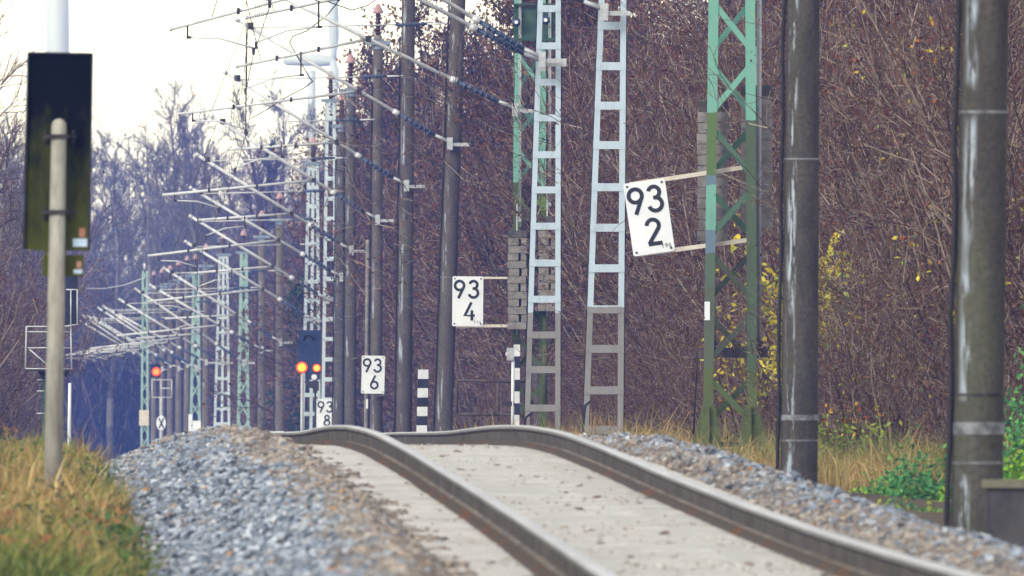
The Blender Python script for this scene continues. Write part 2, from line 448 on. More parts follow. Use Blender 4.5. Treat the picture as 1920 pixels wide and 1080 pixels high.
parts = [scatter(92000, -3.1, -1.5, 140, 330, r1, .016, .040, lambda u, d: np.clip((-u - 1.68) / .36 + .25 * smooth_noise(u, d, r1, .3, 5.0), .06, .94)),
         scatter(17000, -1.75, -1.18, 145, 318, r1, .012, .030, lambda u, d: np.clip((-u - 1.35) / .8, .03, .9)),
         scatter(26000, 1.28, 1.78, 128, 330, r1, .014, .034, lambda u, d: np.clip((u - 1.2) / .9, .12, .8)),
         scatter(24000, 1.7, 2.85, 140, 350, r1, .018, .042, lambda u, d: np.full(len(u), .75)),
         scatter(9000, -3.0, -1.3, 328, 430, r1, .025, .05, lambda u, d: np.full(len(u), .55))]
C = np.concatenate([p[0] for p in parts]); S = np.concatenate([p[1] for p in parts]); K = np.concatenate([p[2] for p in parts])
bs = link('ballast_stones', stones('ballast_stones', C, S, K, r1), None, M['stone'])
tag(bs, 'loose blue-grey and brown ballast stones heaped beside the rails', 'ballast', kind='stuff')

# sandy grit filled in between the sleepers
su = np.linspace(-1.27, 1.27, 24); sd = np.arange(126, 330, .5); SU, SD = np.meshgrid(su, sd); rq = np.random.default_rng(77)
SZ = ZR(SD) - .1855 + rq.normal(0, .0035, SU.shape)
nd, nu = SU.shape; idx = np.arange(nd * nu).reshape(nd, nu)
quads = np.stack([idx[:-1, :-1], idx[:-1, 1:], idx[1:, 1:], idx[1:, :-1]], -1).reshape(-1, 4)
gi = link('track_sand', np_mesh('track_sand', np.stack([XC(SD) + SU, SD, SZ], -1).reshape(-1, 3), quads, smooth=True), None, M['sand'])
tag(gi, 'pale sandy grit between the sleepers', 'sand', kind='structure')
n = 4200; u = rq.uniform(-1.28, 1.28, n); d = 1 / rq.uniform(1 / 315, 1 / 130, n)
keep = (np.abs(np.abs(u) - .7535) > .085) & (rq.random(n) < np.clip(.35 + .6 * smooth_noise(u, d, rq, .3, 3.0), .03, 1)); u, d = u[keep], d[keep]; n = len(u)
s = rq.uniform(.005, .013, n)
kc = (np.array([(.50, .46, .39), (.42, .38, .32), (.58, .54, .47), (.34, .29, .24)])[rq.integers(0, 4, n)]) * rq.uniform(.8, 1.15, (n, 1))
gr = link('sleeper_grit', stones('sleeper_grit', np.stack([XC(d) + u, d, ZR(d) - .179], -1), s, kc, rq, .7), None, M['stone'])
tag(gr, 'fine beige grit lying on the sleepers', 'gravel', kind='stuff')

# ------------------------------------------------------------------ track: rails, sleepers, clips
track = bpy.data.objects.new('railway_track', None); COL.objects.link(track)
tag(track, 'single track of two steel rails on pale concrete sleepers over a hump', 'railway track', kind='structure')
ORG[track.name] = Vector((0, 0, 0))
prof = [(-.075, 0), (.075, 0), (.075, .011), (.025, .024), (.0085, .036), (.0085, .118), (.030, .132), (.036, .140), (.036, .160), (.028, .170), (.014, .172), (-.014, .172), (-.028, .170), (-.036, .160), (-.036, .140), (-.030, .132), (-.0085, .118), (-.0085, .036), (-.025, .024), (-.075, .011)]
def rail(side):
    ds = np.unique(np.concatenate([np.arange(118, 420, 1.0), np.arange(420, 2200, 12)]))
    n = len(prof); V = []; f = []; mi = []
    for d in ds:
        x0 = float(XC(d)) + side * .7535; z0 = float(ZR(d)) - .172
        for (px, pz) in prof: V.append((x0 + px, d, z0 + pz))
    for i in range(len(ds) - 1):
        for k in range(n):
            f.append((i*n + k, i*n + (k+1) % n, (i+1)*n + (k+1) % n, (i+1)*n + k))
            mi.append(1 if 8 <= k <= 12 else (2 if k in (1, 2, 3, 17, 18, 19) else (3 if k in (7, 13) else 0)))
    me = bpy.data.meshes.new('rail'); me.from_pydata(V, [], f)
    [me.materials.append(M[q]) for q in ('rail_side', 'rail_head', 'rail_foot', 'rail_cheek')]
    me.polygons.foreach_set('material_index', mi); me.update()
    return link('rail', me, track)
rail(-1); rail(1)
# one concrete sleeper, shared by all
def sleeper_verts(): 
    w, h = .15, .10
    return [(-1.3, -w, -.16), (1.3, -w, -.16), (1.3, w, -.16), (-1.3, w, -.16),
            (-1.3, -w*.86, -.012), (-.45, -w*.80, -.016), (.45, -w*.80, -.016), (1.3, -w*.86, -.012),
            (1.3, w*.86, -.012), (.45, w*.80, -.016), (-.45, w*.80, -.016), (-1.3, w*.86, -.012),
            (-1.27, -w*.74, 0), (-.45, -w*.68, -.004), (.45, -w*.68, -.004), (1.27, -w*.74, 0),
            (1.27, w*.74, 0), (.45, w*.68, -.004), (-.45, w*.68, -.004), (-1.27, w*.74, 0)]
SF = [(0, 1, 7, 6, 5, 4), (2, 3, 11, 10, 9, 8), (1, 2, 8, 7), (3, 0, 4, 11), (4, 5, 13, 12), (5, 6, 14, 13), (6, 7, 15, 14), (7, 8, 16, 15), (8, 9, 17, 16), (9, 10, 18, 17), (10, 11, 19, 18), (11, 4, 12, 19), (12, 13, 18, 19), (13, 14, 17, 18), (14, 15, 16, 17)]
sme = bpy.data.meshes.new('sleeper'); sme.from_pydata(sleeper_verts(), [], SF); sme.materials.append(M['sleeper']); sme.update()
rs = random.Random(3)
SL0 = 136.0
for i in range(300):
    d = SL0 + .6 * i
    o = bpy.data.objects.new('sleeper', sme); COL.objects.link(o); o.parent = track
    o.location = (float(XC(d)) + rs.uniform(-.02, .02), d, float(ZR(d)) - .180 + rs.uniform(-.002, .002))
    o.rotation_euler = (0, rs.uniform(-.0015, .0015), rs.uniform(-.012, .012) - math.atan(float(XC(d+1) - XC(d))))
sv = np.array(sleeper_verts()); mb = MB()
for i in range(300, 500):
    d = SL0 + .6 * i
    mb.add(sv + np.array([float(XC(d)), d, float(ZR(d)) - .180]), SF)
o = part(mb, 'far_sleepers', M['sleeper'], track); tag(o, kind='stuff')
# rail clips with rusty pads, four a sleeper
mb = MB()
for i in range(330):
    d = SL0 + .6 * i; z = float(ZR(d)) - .168; xc = float(XC(d))
    for s in (-1, 1):
        for t in (-1, 1):
            x = xc + s * .7535 + t * (.098 + rs.uniform(-.006, .006))
            mb.box((x, d, z + .004), (.05, .10, .018)); mb.box((x - t * .02, d + rs.uniform(-.01, .01), z + .026), (.035, .04, .022))
o = part(mb, 'rail_clips', M['rust'], track); tag(o, kind='stuff')
# crumbs, chips and dead leaves lying on the sleepers
r2 = np.random.default_rng(5)
n = 260; u = r2.uniform(-1.3, 1.3, n); d = 1 / r2.uniform(1 / 310, 1 / 138, n)
keep = (np.abs(np.abs(u) - .7535) > .10); u, d = u[keep], d[keep]; n = len(u)
s = r2.uniform(.006, .034, n) * np.where(r2.random(n) < .06, 1.8, 1)
Cc = np.stack([XC(d) + u, d, ZR(d) - .180 + s * .1], -1)
kc = np.where((r2.random(n) < .6)[:, None], BROWN[r2.integers(0, 6, n)], np.array([(.26, .20, .15)])) * r2.uniform(.85, 1.4, (n, 1))
cr = link('loose_chips', stones('loose_chips', Cc, s, kc, r2, .35), None, M['stone'])
tag(cr, 'small chips and dead leaves strewn over the pale sleepers', 'gravel', kind='stuff')

# ------------------------------------------------------------------ grasses
def blades(name, X, Y, Z, H, W, lean, col_lo, col_hi, r):
    n = len(X)
    az = r.uniform(0, 2 * np.pi, n); bd = r.uniform(0, 2 * np.pi, n)
    wx, wy = np.cos(az) * W / 2, np.sin(az) * W / 2
    lx, ly = np.cos(bd) * lean * H, np.sin(bd) * lean * H
    B = np.stack([X, Y, Z], -1)
    v0 = B + np.stack([wx, wy, 0*X], -1); v1 = B - np.stack([wx, wy, 0*X], -1)
    mid = B + np.stack([lx * .35, ly * .35, H * .58], -1)
    v2 = mid + np.stack([wx, wy, 0*X], -1) * .8; v3 = mid - np.stack([wx, wy, 0*X], -1) * .8
    v4 = B + np.stack([lx, ly, H * (1 - .3 * lean)], -1)
    V = np.stack([v0, v1, v2, v3, v4], 1).reshape(-1, 3)
    b = (np.arange(n) * 5)[:, None]
    f = np.concatenate([b + np.array([[0, 1, 3]]), b + np.array([[0, 3, 2]]), b + np.array([[2, 3, 4]])])
    col = np.stack([col_lo, col_lo, (col_lo + col_hi) / 2, (col_lo + col_hi) / 2, col_hi], 1).reshape(-1, 3)
    return np_mesh(name, V, f, col)
TAN = np.array([(.40, .29, .12), (.33, .25, .10), (.46, .35, .17), (.30, .19, .08), (.30, .26, .10)])
GRN = np.array([(.12, .17, .045), (.18, .21, .055), (.26, .26, .08), (.07, .11, .04)])
def grass_patch(name, n, ufun, d0, d1, h0, h1, green, label, seed, W=(.006, .014), lean=.5, zfun=ground_z, tuft=9):
    r = np.random.default_rng(seed)
    nt = n // tuft
    tu, td = ufun(r, nt); 
    g = np.clip(green + .6 * smooth_noise(tu, td, r, .5, 4.0), 0, 1)
    hh = np.clip(1 + .5 * smooth_noise(tu, td, r, .5, 3.5), .3, 1.7) * np.where(r.random(nt) < .05, 1.5, 1)
    u = np.repeat(tu, tuft) + r.normal(0, .05, nt * tuft); d = np.repeat(td, tuft) + r.normal(0, .09, nt * tuft)
    gg = np.repeat(g, tuft); isg = r.random(nt * tuft) < gg
    H = r.uniform(h0, h1, nt * tuft) * np.repeat(hh, tuft) * np.where(isg, .98, 1)
    c = np.where(isg[:, None], GRN[r.integers(0, 4, len(u))], TAN[r.integers(0, 5, len(u))]) * r.uniform(.7, 1.2, (len(u), 1))
    me = blades(name, XC(d) + u, d, zfun(u, d) - .02, H, r.uniform(W[0], W[1], len(u)), r.uniform(.1, lean * 1.6, len(u)), c, c * np.array([1.08, 1.02, .95]), r)
    o = link(name, me, None, M['grass']); tag(o, label, 'grass', kind='stuff'); return o
def uf_left(r, n):
    d = 1 / r.uniform(1 / 320, 1 / 182, n); u = -2.98 - r.gamma(1.6, .9, n); return u, d
grass_patch('verge_grass', 105000, uf_left, 0, 0, .10, .29, .42, 'tan and green uncut grass on the verge left of the track', 21, (.007, .020), .75, tuft=6)
def uf_right(r, n):
    d = r.uniform(335, 440, n); u = r.uniform(3.4, 8.5, n); return u, d
grass_patch('dry_grass', 60000, uf_right, 0, 0, .15, .48, .36, 'dry tan grass at the foot of the thicket behind the masts', 22, (.007, .014), .7)
def uf_right2(r, n):
    d = r.uniform(440, 760, n); u = r.uniform(3.6, 6.5, n); return u, d
grass_patch('withered_grass', 22000, uf_right2, 0, 0, .3, .7, .12, 'thin withered grass along the far foot of the thicket', 23, (.009, .018), .7)

# leafy weeds between the grass on the left verge
def leaf_quads(name, C, size, col, r, asp=.5):
    n = len(C); R = rand_rot(n, r); q = np.array([(-1, 0, 0), (0, -asp, .15), (1, 0, 0), (0, asp, .15)])
    V = np.einsum('nij,kj->nki', R, q) * size[:, None, None] + C[:, None, :]
    return np_mesh(name, V.reshape(-1, 3), (np.arange(n) * 4)[:, None] + np.array([[0, 1, 2, 3]]), np.repeat(col, 4, 0))
r3 = np.random.default_rng(31); nc = 260
cd = 1 / r3.uniform(1 / 300, 1 / 185, nc); cu = -2.95 - r3.gamma(1.5, .7, nc); ch = r3.uniform(.10, .34, nc)
rep = 46; d_ = np.repeat(cd, rep) + r3.normal(0, .25, nc * rep); u_ = np.repeat(cu, rep) + r3.normal(0, .07, nc * rep)
h_ = np.repeat(ch, rep) * r3.uniform(.25, 1.1, nc * rep)
WEED = np.array([(.05, .13, .05), (.08, .17, .04), (.16, .22, .05), (.26, .22, .06), (.30, .14, .06), (.06, .09, .04)])
ck = np.repeat(WEED[r3.integers(0, 6, nc)], rep, 0) * r3.uniform(.6, 1.3, (nc * rep, 1))
wd = link('verge_weeds', leaf_quads('verge_weeds', np.stack([XC(d_) + u_, d_, ground_z(u_, d_) + h_], -1), r3.uniform(.012, .034, nc * rep), ck, r3), None, M['leaf'])
tag(wd, 'green and rusty weeds growing among the grass of the left verge', 'weeds', kind='stuff')

# ------------------------------------------------------------------ masts
def strap(mb, c, r, h, n=20):
    c = Vector(c); return mb.tube([c - Vector((0, 0, h/2)), c + Vector((0, 0, h/2))], r, n, True, False)
CM = {}
def concrete_mast(label, d, xb, xt, yt, top_h, r0=.185, r1=.145, seed=0.0, stain=.5, straps=(), cap=None, cable=True, depth=.9, base=(.085, .076, .064), group=None, conduit=False, side=-.55):
    """round tapering concrete mast. (xb at its foot, xt at photo row yt): lean. top_h above rail"""
    zb = float(ZR(d)) - depth; zt = float(ZR(d)) + top_h
    B = Vector(((xb - 960) * d / F, d, zb))
    T = P(xt, yt, d); k = (zt - zb) / (T.z - zb); T = B + (T - B) * k
    t = root('concrete_mast', label, 'mast', B, group)
    def ax(z): return B + (T - B) * ((z - zb) / (zt - zb))
    def rad(z): return r0 + (r1 - r0) * ((z - zb) / (zt - zb))
    zs = np.linspace(zb, zt, 24)
    part(MB().tube([ax(z) for z in zs], [rad(z) for z in zs], 28), 'shaft', mat_concrete_mast('mast_concrete', seed, stain, side, base), t)
    for (y, h, key) in straps:
        z = CZ + (HY - y) * d / F
        part(strap(MB(), ax(z), rad(z) + .006, h), 'strap', M[key], t)
    if cable:
        rr = np.random.default_rng(int(seed * 10) + 1); pts = []
        for z in np.linspace(zb, min(zt - .3, zb + 10.2), 26):
            pts.append(ax(z) + Vector((-(rad(z) + .018 + rr.uniform(0, .016)), -.05, 0)))
        part(MB().tube(pts, .022, 6), 'earth_cable', M['black_cable'], t)
    if conduit:
        pts = [ax(z) + Vector((-(rad(z) + .085), .02, 0)) for z in np.linspace(zb, zb + 6.3, 6)]
        part(MB().tube(pts, .055, 10), 'conduit', M['weight'], t)
    if cap:
        mb = MB(); strap(mb, ax(zt) + Vector((0, 0, .06)), r1 + .02, .12); mb.box(ax(zt) + Vector((0, 0, .16)), (.62, .4, .10))
        part(mb, 'head_plate', M['cap_blue'], t)
        mb = MB(); c0 = ax(zt) + Vector((0, 0, .21))
        mb.tube([c0, c0 + Vector((0, 0, .14))], .09, 10)
        part(mb, 'insulator_foot', M['weight'], t)
        mb = MB()
        mb.tube([c0 + Vector((0, 0, .12)), c0 + Vector((0, 0, .72))], .06, 10)
        for q in range(6): mb.disc_rib(c0 + Vector((0, 0, .20 + .085 * q)), (0, 0, 1), .105, .05)
        part(mb, 'insulator', M['insulator_brown'], t)
        mb = MB(); mb.tube([c0 + Vector((0, 0, .68)), c0 + Vector((0, 0, .74)), c0 + Vector((0, 0, .92))], [.13, .13, .04], 12)
        part(mb, 'bird_guard', M['guard_red'], t)
    CM[round(d)] = (ax, rad, zb, zt)
    return t

def channel_mast(label, d, xl0, xr0, y0, xl1, xr1, y1, rungs, split, top_h, leg=.10, bat=.115, dep=.26, batm=None, rot=0, group=None, cols=((.25, .24, .23), (.46, .55, .62)), name='batten_mast', cap=False, mid=False):
    """two steel channels joined by batten plates front and back"""
    zr = float(ZR(d)); zb = zr - .9; zt = zr + top_h
    L0, R0, L1, R1 = P(xl0, y0, d), P(xr0, y0, d), P(xl1, y1, d), P(xr1, y1, d)
    def at(A, B_, z): return A + (B_ - A) * ((z - A.z) / (B_.z - A.z))
    t = root(name, label, 'mast', (at(L0, L1, zb) + at(R0, R1, zb)) / 2, group)
    zs = CZ + (HY - split) * d / F if split else -99
    m = mat_bands('mast_paint', zb - 1, zt + 1, [(zb - 1, cols[0]), (zs, cols[1])] if split else [(zb - 1, cols[1])], .5, .012)
    for A, B_, s in ((L0, L1, 1), (R0, R1, -1)):
        a, b = at(A, B_, zb), at(A, B_, zt)
        mb = MB(); off = Vector((s * leg / 2, dep / 2, 0))
        mb.beam(a + off + Vector((s * (-leg / 2 + .006), 0, 0)), b + off + Vector((s * (-leg / 2 + .006), 0, 0)), .012, dep)          # web
        mb.beam(a + Vector((s * leg / 2, .007, 0)), b + Vector((s * leg / 2, .007, 0)), leg, .014)                                    # flanges
        mb.beam(a + Vector((s * leg / 2, dep - .007, 0)), b + Vector((s * leg / 2, dep - .007, 0)), leg, .014)
        part(mb, 'channel_leg', m, t)
    if mid:
        A, B_ = (L0 + R0) / 2, (L1 + R1) / 2; part(MB().beam(at(A, B_, zb) + Vector((0, .02, 0)), at(A, B_, zt) + Vector((0, .02, 0)), leg * .9, .03), 'channel_leg', m, t)
    for i, y in enumerate(rungs):
        z = CZ + (HY - y) * d / F
        if z > zt: continue
        a, b = at(L0, L1, z), at(R0, R1, z)
        part(MB().box((a + b) / 2 + Vector((0, -.008, 0)), ((b - a).length - .02, .012, bat)), 'batten', m, t)
        part(MB().box((a + b) / 2 + Vector((0, dep + .008, 0)), ((b - a).length - .02, .012, bat)), 'batten', m, t)
    if cap: head_insulator(t, (at(L1, L1, zt) if False else (at(L0, L1, zt) + at(R0, R1, zt)) / 2 + Vector((0, dep / 2, 0))), .6)
    return t
def head_insulator(t, c0, w=.6):
    part(MB().box(c0 + Vector((0, 0, .05)), (w, .4, .10)), 'head_plate', M['cap_blue'], t)
    mb = MB(); mb.tube([c0 + Vector((0, 0, .1)), c0 + Vector((0, 0, .75))], .06, 10)
    for q in range(6): mb.disc_rib(c0 + Vector((0, 0, .18 + .085 * q)), (0, 0, 1), .105, .05)
    part(mb, 'insulator', M['insulator_brown'], t)
    mb = MB(); mb.tube([c0 + Vector((0, 0, .70)), c0 + Vector((0, 0, .76)), c0 + Vector((0, 0, .94))], [.13, .13, .04], 12)
    part(mb, 'bird_guard', M['guard_red'], t)

def lattice_mast(label, d, xl0, xr0, y0, xl1, xr1, y1, bay_px, first_y, top_h, mats, leg=.125, dep=.55, depth=1.1, group=None, name='lattice_mast', braces=True, brace_w=.075, brace_mat=None):
    """four angle-iron legs laced with diagonal bars; mats = (left leg, right leg, lacing)"""
    zr = float(ZR(d)); zb = zr - depth; zt = zr + top_h
    L0, R0, L1, R1 = P(xl0, y0, d), P(xr0, y0, d), P(xl1, y1, d), P(xr1, y1, d)
    def at(A, B_, z): return A + (B_ - A) * ((z - A.z) / (B_.z - A.z))
    t = root(name, label, 'mast', (at(L0, L1, zb) + at(R0, R1, zb)) / 2, group)
    for A, B_, s, m in ((L0, L1, 1, mats[0]), (R0, R1, -1, mats[1])):
        a, b = at(A, B_, zb), at(A, B_, zt)
        for yy, fs in ((0, 1), (dep, -1)):
            mb = MB(); o = Vector((0, yy, 0))
            mb.beam(a + o + Vector((s * leg / 2, fs * .007, 0)), b + o + Vector((s * leg / 2, fs * .007, 0)), leg, .014)
            mb.beam(a + o + Vector((s * .007, fs * (.014 + leg / 2), 0)), b + o + Vector((s * .007, fs * (.014 + leg / 2), 0)), .014, leg)
            part(mb, 'leg', m, t)
    bay = bay_px * d / F; z = CZ + (HY - first_y) * d / F; i = 0
    while z - bay > zb + .05:
        za, zc = z - bay * .17, z - bay * .83
        for yy, fl in ((.022, i % 2), (dep - .022, 1 - i % 2)):
            a = at(L0, L1, za if fl else zc) + Vector((leg * .7, yy, 0)); b = at(R0, R1, zc if fl else za) + Vector((-leg * .7, yy, 0))
            part(MB().beam(a, b, brace_w, .012), 'lacing_bar', (brace_mat or mats[2]), t)
        # side faces
        for A, B_, s in ((L0, L1, 1), (R0, R1, -1)):
            a = at(A, B_, za) + Vector((s * .03, .05, 0)); b = at(A, B_, zc) + Vector((s * .03, dep - .05, 0))
            part(MB().beam(a, b, .05, .01, (1, 0, 0)), 'lacing_bar', mats[2], t)
        z -= bay; i += 1
    return t, at, (L0, R0, L1, R1)

GREENS = dict(mint=(.165, .37, .285), moss=(.085, .13, .05), dark=(.055, .085, .045), blue=(.13, .19, .24), grey=(.10, .12, .075))
def zy(y, d): return CZ + (HY - y) * d / F

concrete_mast('thick concrete mast nearest the camera at the right edge', 232, 1828, 1848, 0, 10.5, .182, .125, 1.0, .85,
              [(805, .07, 'strap'), (795, .025, 'strap'), (868, .018, 'strap'), (210, .02, 'strap'), (740, .018, 'dark_steel')], depth=.95)
concrete_mast('dark concrete mast between the 93/2 lattice mast and the nearest mast', 335, 1497, 1506, 0, 10.5, .190, .135, 2.0, .55,
              [(783, .055, 'strap'), (826, .018, 'strap'), (298, .018, 'strap')], depth=1.0)
# lattice mast of the 93/2 board
d = 437
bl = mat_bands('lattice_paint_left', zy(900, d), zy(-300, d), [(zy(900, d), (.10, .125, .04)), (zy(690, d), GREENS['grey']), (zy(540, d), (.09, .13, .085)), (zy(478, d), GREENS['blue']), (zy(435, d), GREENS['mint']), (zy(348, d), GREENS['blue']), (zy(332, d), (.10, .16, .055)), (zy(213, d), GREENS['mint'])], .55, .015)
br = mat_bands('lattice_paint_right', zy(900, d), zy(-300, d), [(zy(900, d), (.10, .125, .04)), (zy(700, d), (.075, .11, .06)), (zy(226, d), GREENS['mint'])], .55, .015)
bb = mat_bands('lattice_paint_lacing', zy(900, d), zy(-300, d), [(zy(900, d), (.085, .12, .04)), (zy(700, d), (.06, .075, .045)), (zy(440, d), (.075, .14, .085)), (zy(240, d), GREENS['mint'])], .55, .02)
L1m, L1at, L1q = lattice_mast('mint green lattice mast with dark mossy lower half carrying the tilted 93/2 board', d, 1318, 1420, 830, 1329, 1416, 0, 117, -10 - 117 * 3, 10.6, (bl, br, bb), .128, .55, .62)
# spread gusset feet, base beam and foundation
for xs, s in ((1329, -1), (1408, 1)):
    mb = MB(); q = [P(xs - 12, 760, d), P(xs + 12, 760, d), P(xs + 34 if s > 0 else xs + 24, 838, d), P(xs - 24 if s > 0 else xs - 32, 838, d)]
    mb.prism([p + Vector((0, -.03, 0)) for p in q], (0, .016, 0)); mb.box(P(xs, 800, d) + Vector((0, -.06, 0)), (.014, .06, .5))
    part(mb, 'gusset_foot', M['moss_green'], L1m)
part(MB().box(P(1376, 833, d) + Vector((0, .1, 0)), (.62, .2, .06)), 'base_beam', M['dark_steel'], L1m)
part(MB().box(P(1385, 872, d) + Vector((0, .35, 0)), (.95, 1.0, .42)), 'foundation', M['cabinet'], L1m)
part(MB().box(P(1370, 661, d) + Vector((0, .58, 0)), (.98, .10, .13)), 'cross_beam', M['frame_brown'], L1m)
part(MB().box(P(1326, 583, d) + Vector((0, -.012, 0)), (.07, .01, .24)), 'label_plate', M['white_enamel'], L1m)
for x in (1338, 1424):
    c = P(x, 641, d) + Vector((0, .62, 0)); mb = MB()
    mb.tube([c, P(x, -320, d) + Vector((0, .62, 0))], .032, 10)
    part(mb, 'guide_pipe', M['galv'], L1m)
    mb = MB(); mb.tube([P(x + 1, 644, d) + Vector((0, .40, 0)), P(x + 1, 644, d) + Vector((0, .62, 0))], .045, 14)
    part(mb, 'pipe_socket', M['dark_steel'], L1m)
part(MB().tube([P(1307, 660, d), P(1306, 700, d), P(1303, 760, d), P(1300, 815, d)], .012, 6), 'earth_cable', M['black_cable'], L1m)

# batten masts
concrete = None
R1m = channel_mast('wide pale blue batten mast with bare brown foot left of the 93/2 board', 505, 1091, 1170, 815, 1121, 1176, 0,
             [y for y in (-404, -329, -253, -178, -103, -28, 48, 124, 198, 272, 351, 427, 503, 580, 654, 732, 806)], 578, 10.8, .10, .118, .26)
part(MB().tube([P(1093, 830, 505), P(1094, 790, 505), P(1097, 760, 505), P(1108, 752, 505)], .018, 6), 'earth_cable', M['black_cable'], R1m)
R2m = channel_mast('pale blue batten mast standing before the weights of the 93/4 lattice mast', 565, 981, 1052, 820, 1007, 1053, 0,
             [y for y in (-320, -253, -186, -120, -52, 16, 86, 154, 221, 290, 356, 424, 493, 561, 628, 693, 765, 830)], 592, 10.8, .10, .115, .26)
part(MB().tube([P(984, 800, 565), P(986, 782, 565), P(997, 775, 565)], .02, 6), 'earth_cable', M['black_cable'], R2m)
# lattice mast of the 93/4 board
d = 637
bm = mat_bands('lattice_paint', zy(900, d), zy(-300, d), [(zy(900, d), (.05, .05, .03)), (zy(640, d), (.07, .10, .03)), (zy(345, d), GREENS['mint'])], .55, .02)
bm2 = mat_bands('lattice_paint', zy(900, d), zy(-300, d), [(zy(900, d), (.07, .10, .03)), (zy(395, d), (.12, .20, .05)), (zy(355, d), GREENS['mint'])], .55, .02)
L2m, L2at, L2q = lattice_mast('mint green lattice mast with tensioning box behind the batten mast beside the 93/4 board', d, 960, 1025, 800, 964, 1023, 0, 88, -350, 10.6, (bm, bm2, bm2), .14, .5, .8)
mb = MB(); mb.box(P(1001, 42, d) + Vector((0, .1, 0)), (.78, .30, .60)); mb.box(P(1001, 8, d) + Vector((0, .05, 0)), (.86, .46, .03)); mb.box(P(1001, 74, d) + Vector((0, .05, 0)), (.84, .44, .05))
part(mb, 'tension_box', M['green_plate'], L2m)
for x, y in ((968, 42), (1023, 38)):
    mb = MB(); c = P(x, y, d) + Vector((0, -.28, 0)); mb.disc_rib(c, (.2, 1, 0), .085, .08, 18)
    o = part(mb, 'disc_insulator', M['insulator'], L2m)
    mb = MB(); mb.tube([c + Vector((0, -.10, 0)), c + Vector((0, -.03, 0))], .035, 10); part(mb, 'insulator_boss', M['white_enamel'], o, L2m)
for x, y0 in ((975, 425), (1031, 395)):
    mb = MB(); mb.tube([P(x - 1.4, -60, d) + Vector((0, -.1, 0)), P(x - 1.4, y0, d) + Vector((0, -.1, 0))], .011, 6)
    mb.tube([P(x + 1.6, -60, d) + Vector((0, -.1, 0)), P(x + 1.6, y0, d) + Vector((0, -.1, 0))], .011, 6)
    mb.box(P(x, 86, d) + Vector((0, -.1, 0)), (.09, .07, .06)); mb.box(P(x, y0 - 16, d) + Vector((0, -.1, 0)), (.06, .06, .14))
    part(mb, 'tension_rod', M['galv'], L2m)
# concrete masts behind
concrete_mast('concrete mast right of the low striped post', 700, 829, 859, 0, 11.6, .185, .15, 3.0, .45, [(145, .02, 'strap'), (520, .02, 'strap')], depth=.7, base=(.115, .097, .082))
concrete_mast('concrete mast just left of the low striped post', 765, 756, 766, 0, 11.4, .185, .15, 4.0, .6, [(145, .02, 'strap'), (555, .02, 'strap')], depth=.6, base=(.115, .097, .084))
concrete_mast('concrete mast behind the 93/6 board with pink cap on its insulator', 837, 704, 709, 90, 10.45, .165, .125, 5.0, .4, [(168, .02, 'strap'), (285, .02, 'strap')], cap=True, depth=.6, base=(.13, .11, .095), conduit=True)
concrete_mast('concrete mast left of the 93/6 board', 905, 657, 657, 180, 10.35, .175, .14, 6.0, .4, [(593, .02, 'strap')], cap=True, depth=.6, base=(.12, .105, .095))
concrete_mast('concrete mast hiding the right half of the 93/8 board', 970, 634, 641, 250, 10.4, .18, .14, 7.0, .3, [(623, .02, 'strap')], cap=True, depth=.6, base=(.11, .10, .092))

PALE = ((.085, .072, .065), (.50, .58, .62))
def rung_rows(d, z0, z1, pitch):
    return [HY - (z - CZ) * F / d for z in np.arange(z0, z1, pitch)]
def far_mast(kind, d, x, label, group=None, w=.55, top=10.3, lean=2, mid=False):
    zr = float(ZR(d)); pw = w * F / d / 2
    if kind == 'c':
        concrete_mast(label, d, x, x + lean, 300, top, .17, .135, d * .013, .3, [], cap=True, depth=.6, base=(.17, .145, .125), group=group)
    elif kind == 'b':
        channel_mast(label, d, x - pw, x + pw, 800, x - pw * .6 + lean, x + pw * .6 + lean, zy(top, d) * 0 + HY - (zr + top - CZ) * F / d, rung_rows(d, zr - .6, zr + top, .62), None, top, .11, .13, .3, cols=PALE, group=group, cap=True, mid=mid)
    else:
        t, at, q = lattice_mast(label, d, x - pw, x + pw, 800, x - pw * .6 + lean, x + pw * .6 + lean, HY - (zr + top - CZ) * F / d, .8 * F / d, HY - (zr + top - CZ) * F / d, top, (M['mint'] if kind == 'g' else M['pale_paint'],) * 3, .12, .45, .6, group=group)
        head_insulator(t, P(x + lean, HY - (zr + top - CZ) * F / d, d) + Vector((0, .2, 0)))
far_mast('b', 1037, 618, 'pale batten mast with ladder rungs right of the lit signal', top=12.3)
# broad pale mast: two batten frames side by side
far_mast('b', 1104, 583, 'broad pale batten mast rising behind the lit signal', w=.66, top=11.3, lean=4, mid=True)
far_mast('c', 1171, 523, 'tall concrete mast left of the lit signal')
far_mast('c', 1238, 490, 'concrete mast between the lit signal and the broad pale mast', lean=1)
far_mast('g', 1305, 456, 'mint lattice mast with red cap right of the pale mast', w=.5, lean=1)
far_mast('b', 1372, 416, 'broad pale mast in the middle of the far mast row', w=.70, lean=3, top=10.6, mid=True)
FARG = 'masts fading into the haze'
ORDW = 'first second third fourth fifth sixth seventh eighth ninth tenth eleventh twelfth thirteenth fourteenth fifteenth sixteenth seventeenth eighteenth nineteenth twentieth'.split()
for i, (k, dd, x) in enumerate((('c', 1440, 385), ('g', 1507, 366), ('c', 1575, 350), ('c', 1640, 334), ('c', 1710, 318), ('c', 1780, 303), ('c', 1850, 288))):
    far_mast(k, dd, x, ('hazy mint lattice mast, second' if k == 'g' else 'hazy far concrete mast, %s' % ORDW[i]) + ' to the left of the broad pale mast', FARG, w=.5, lean=1)

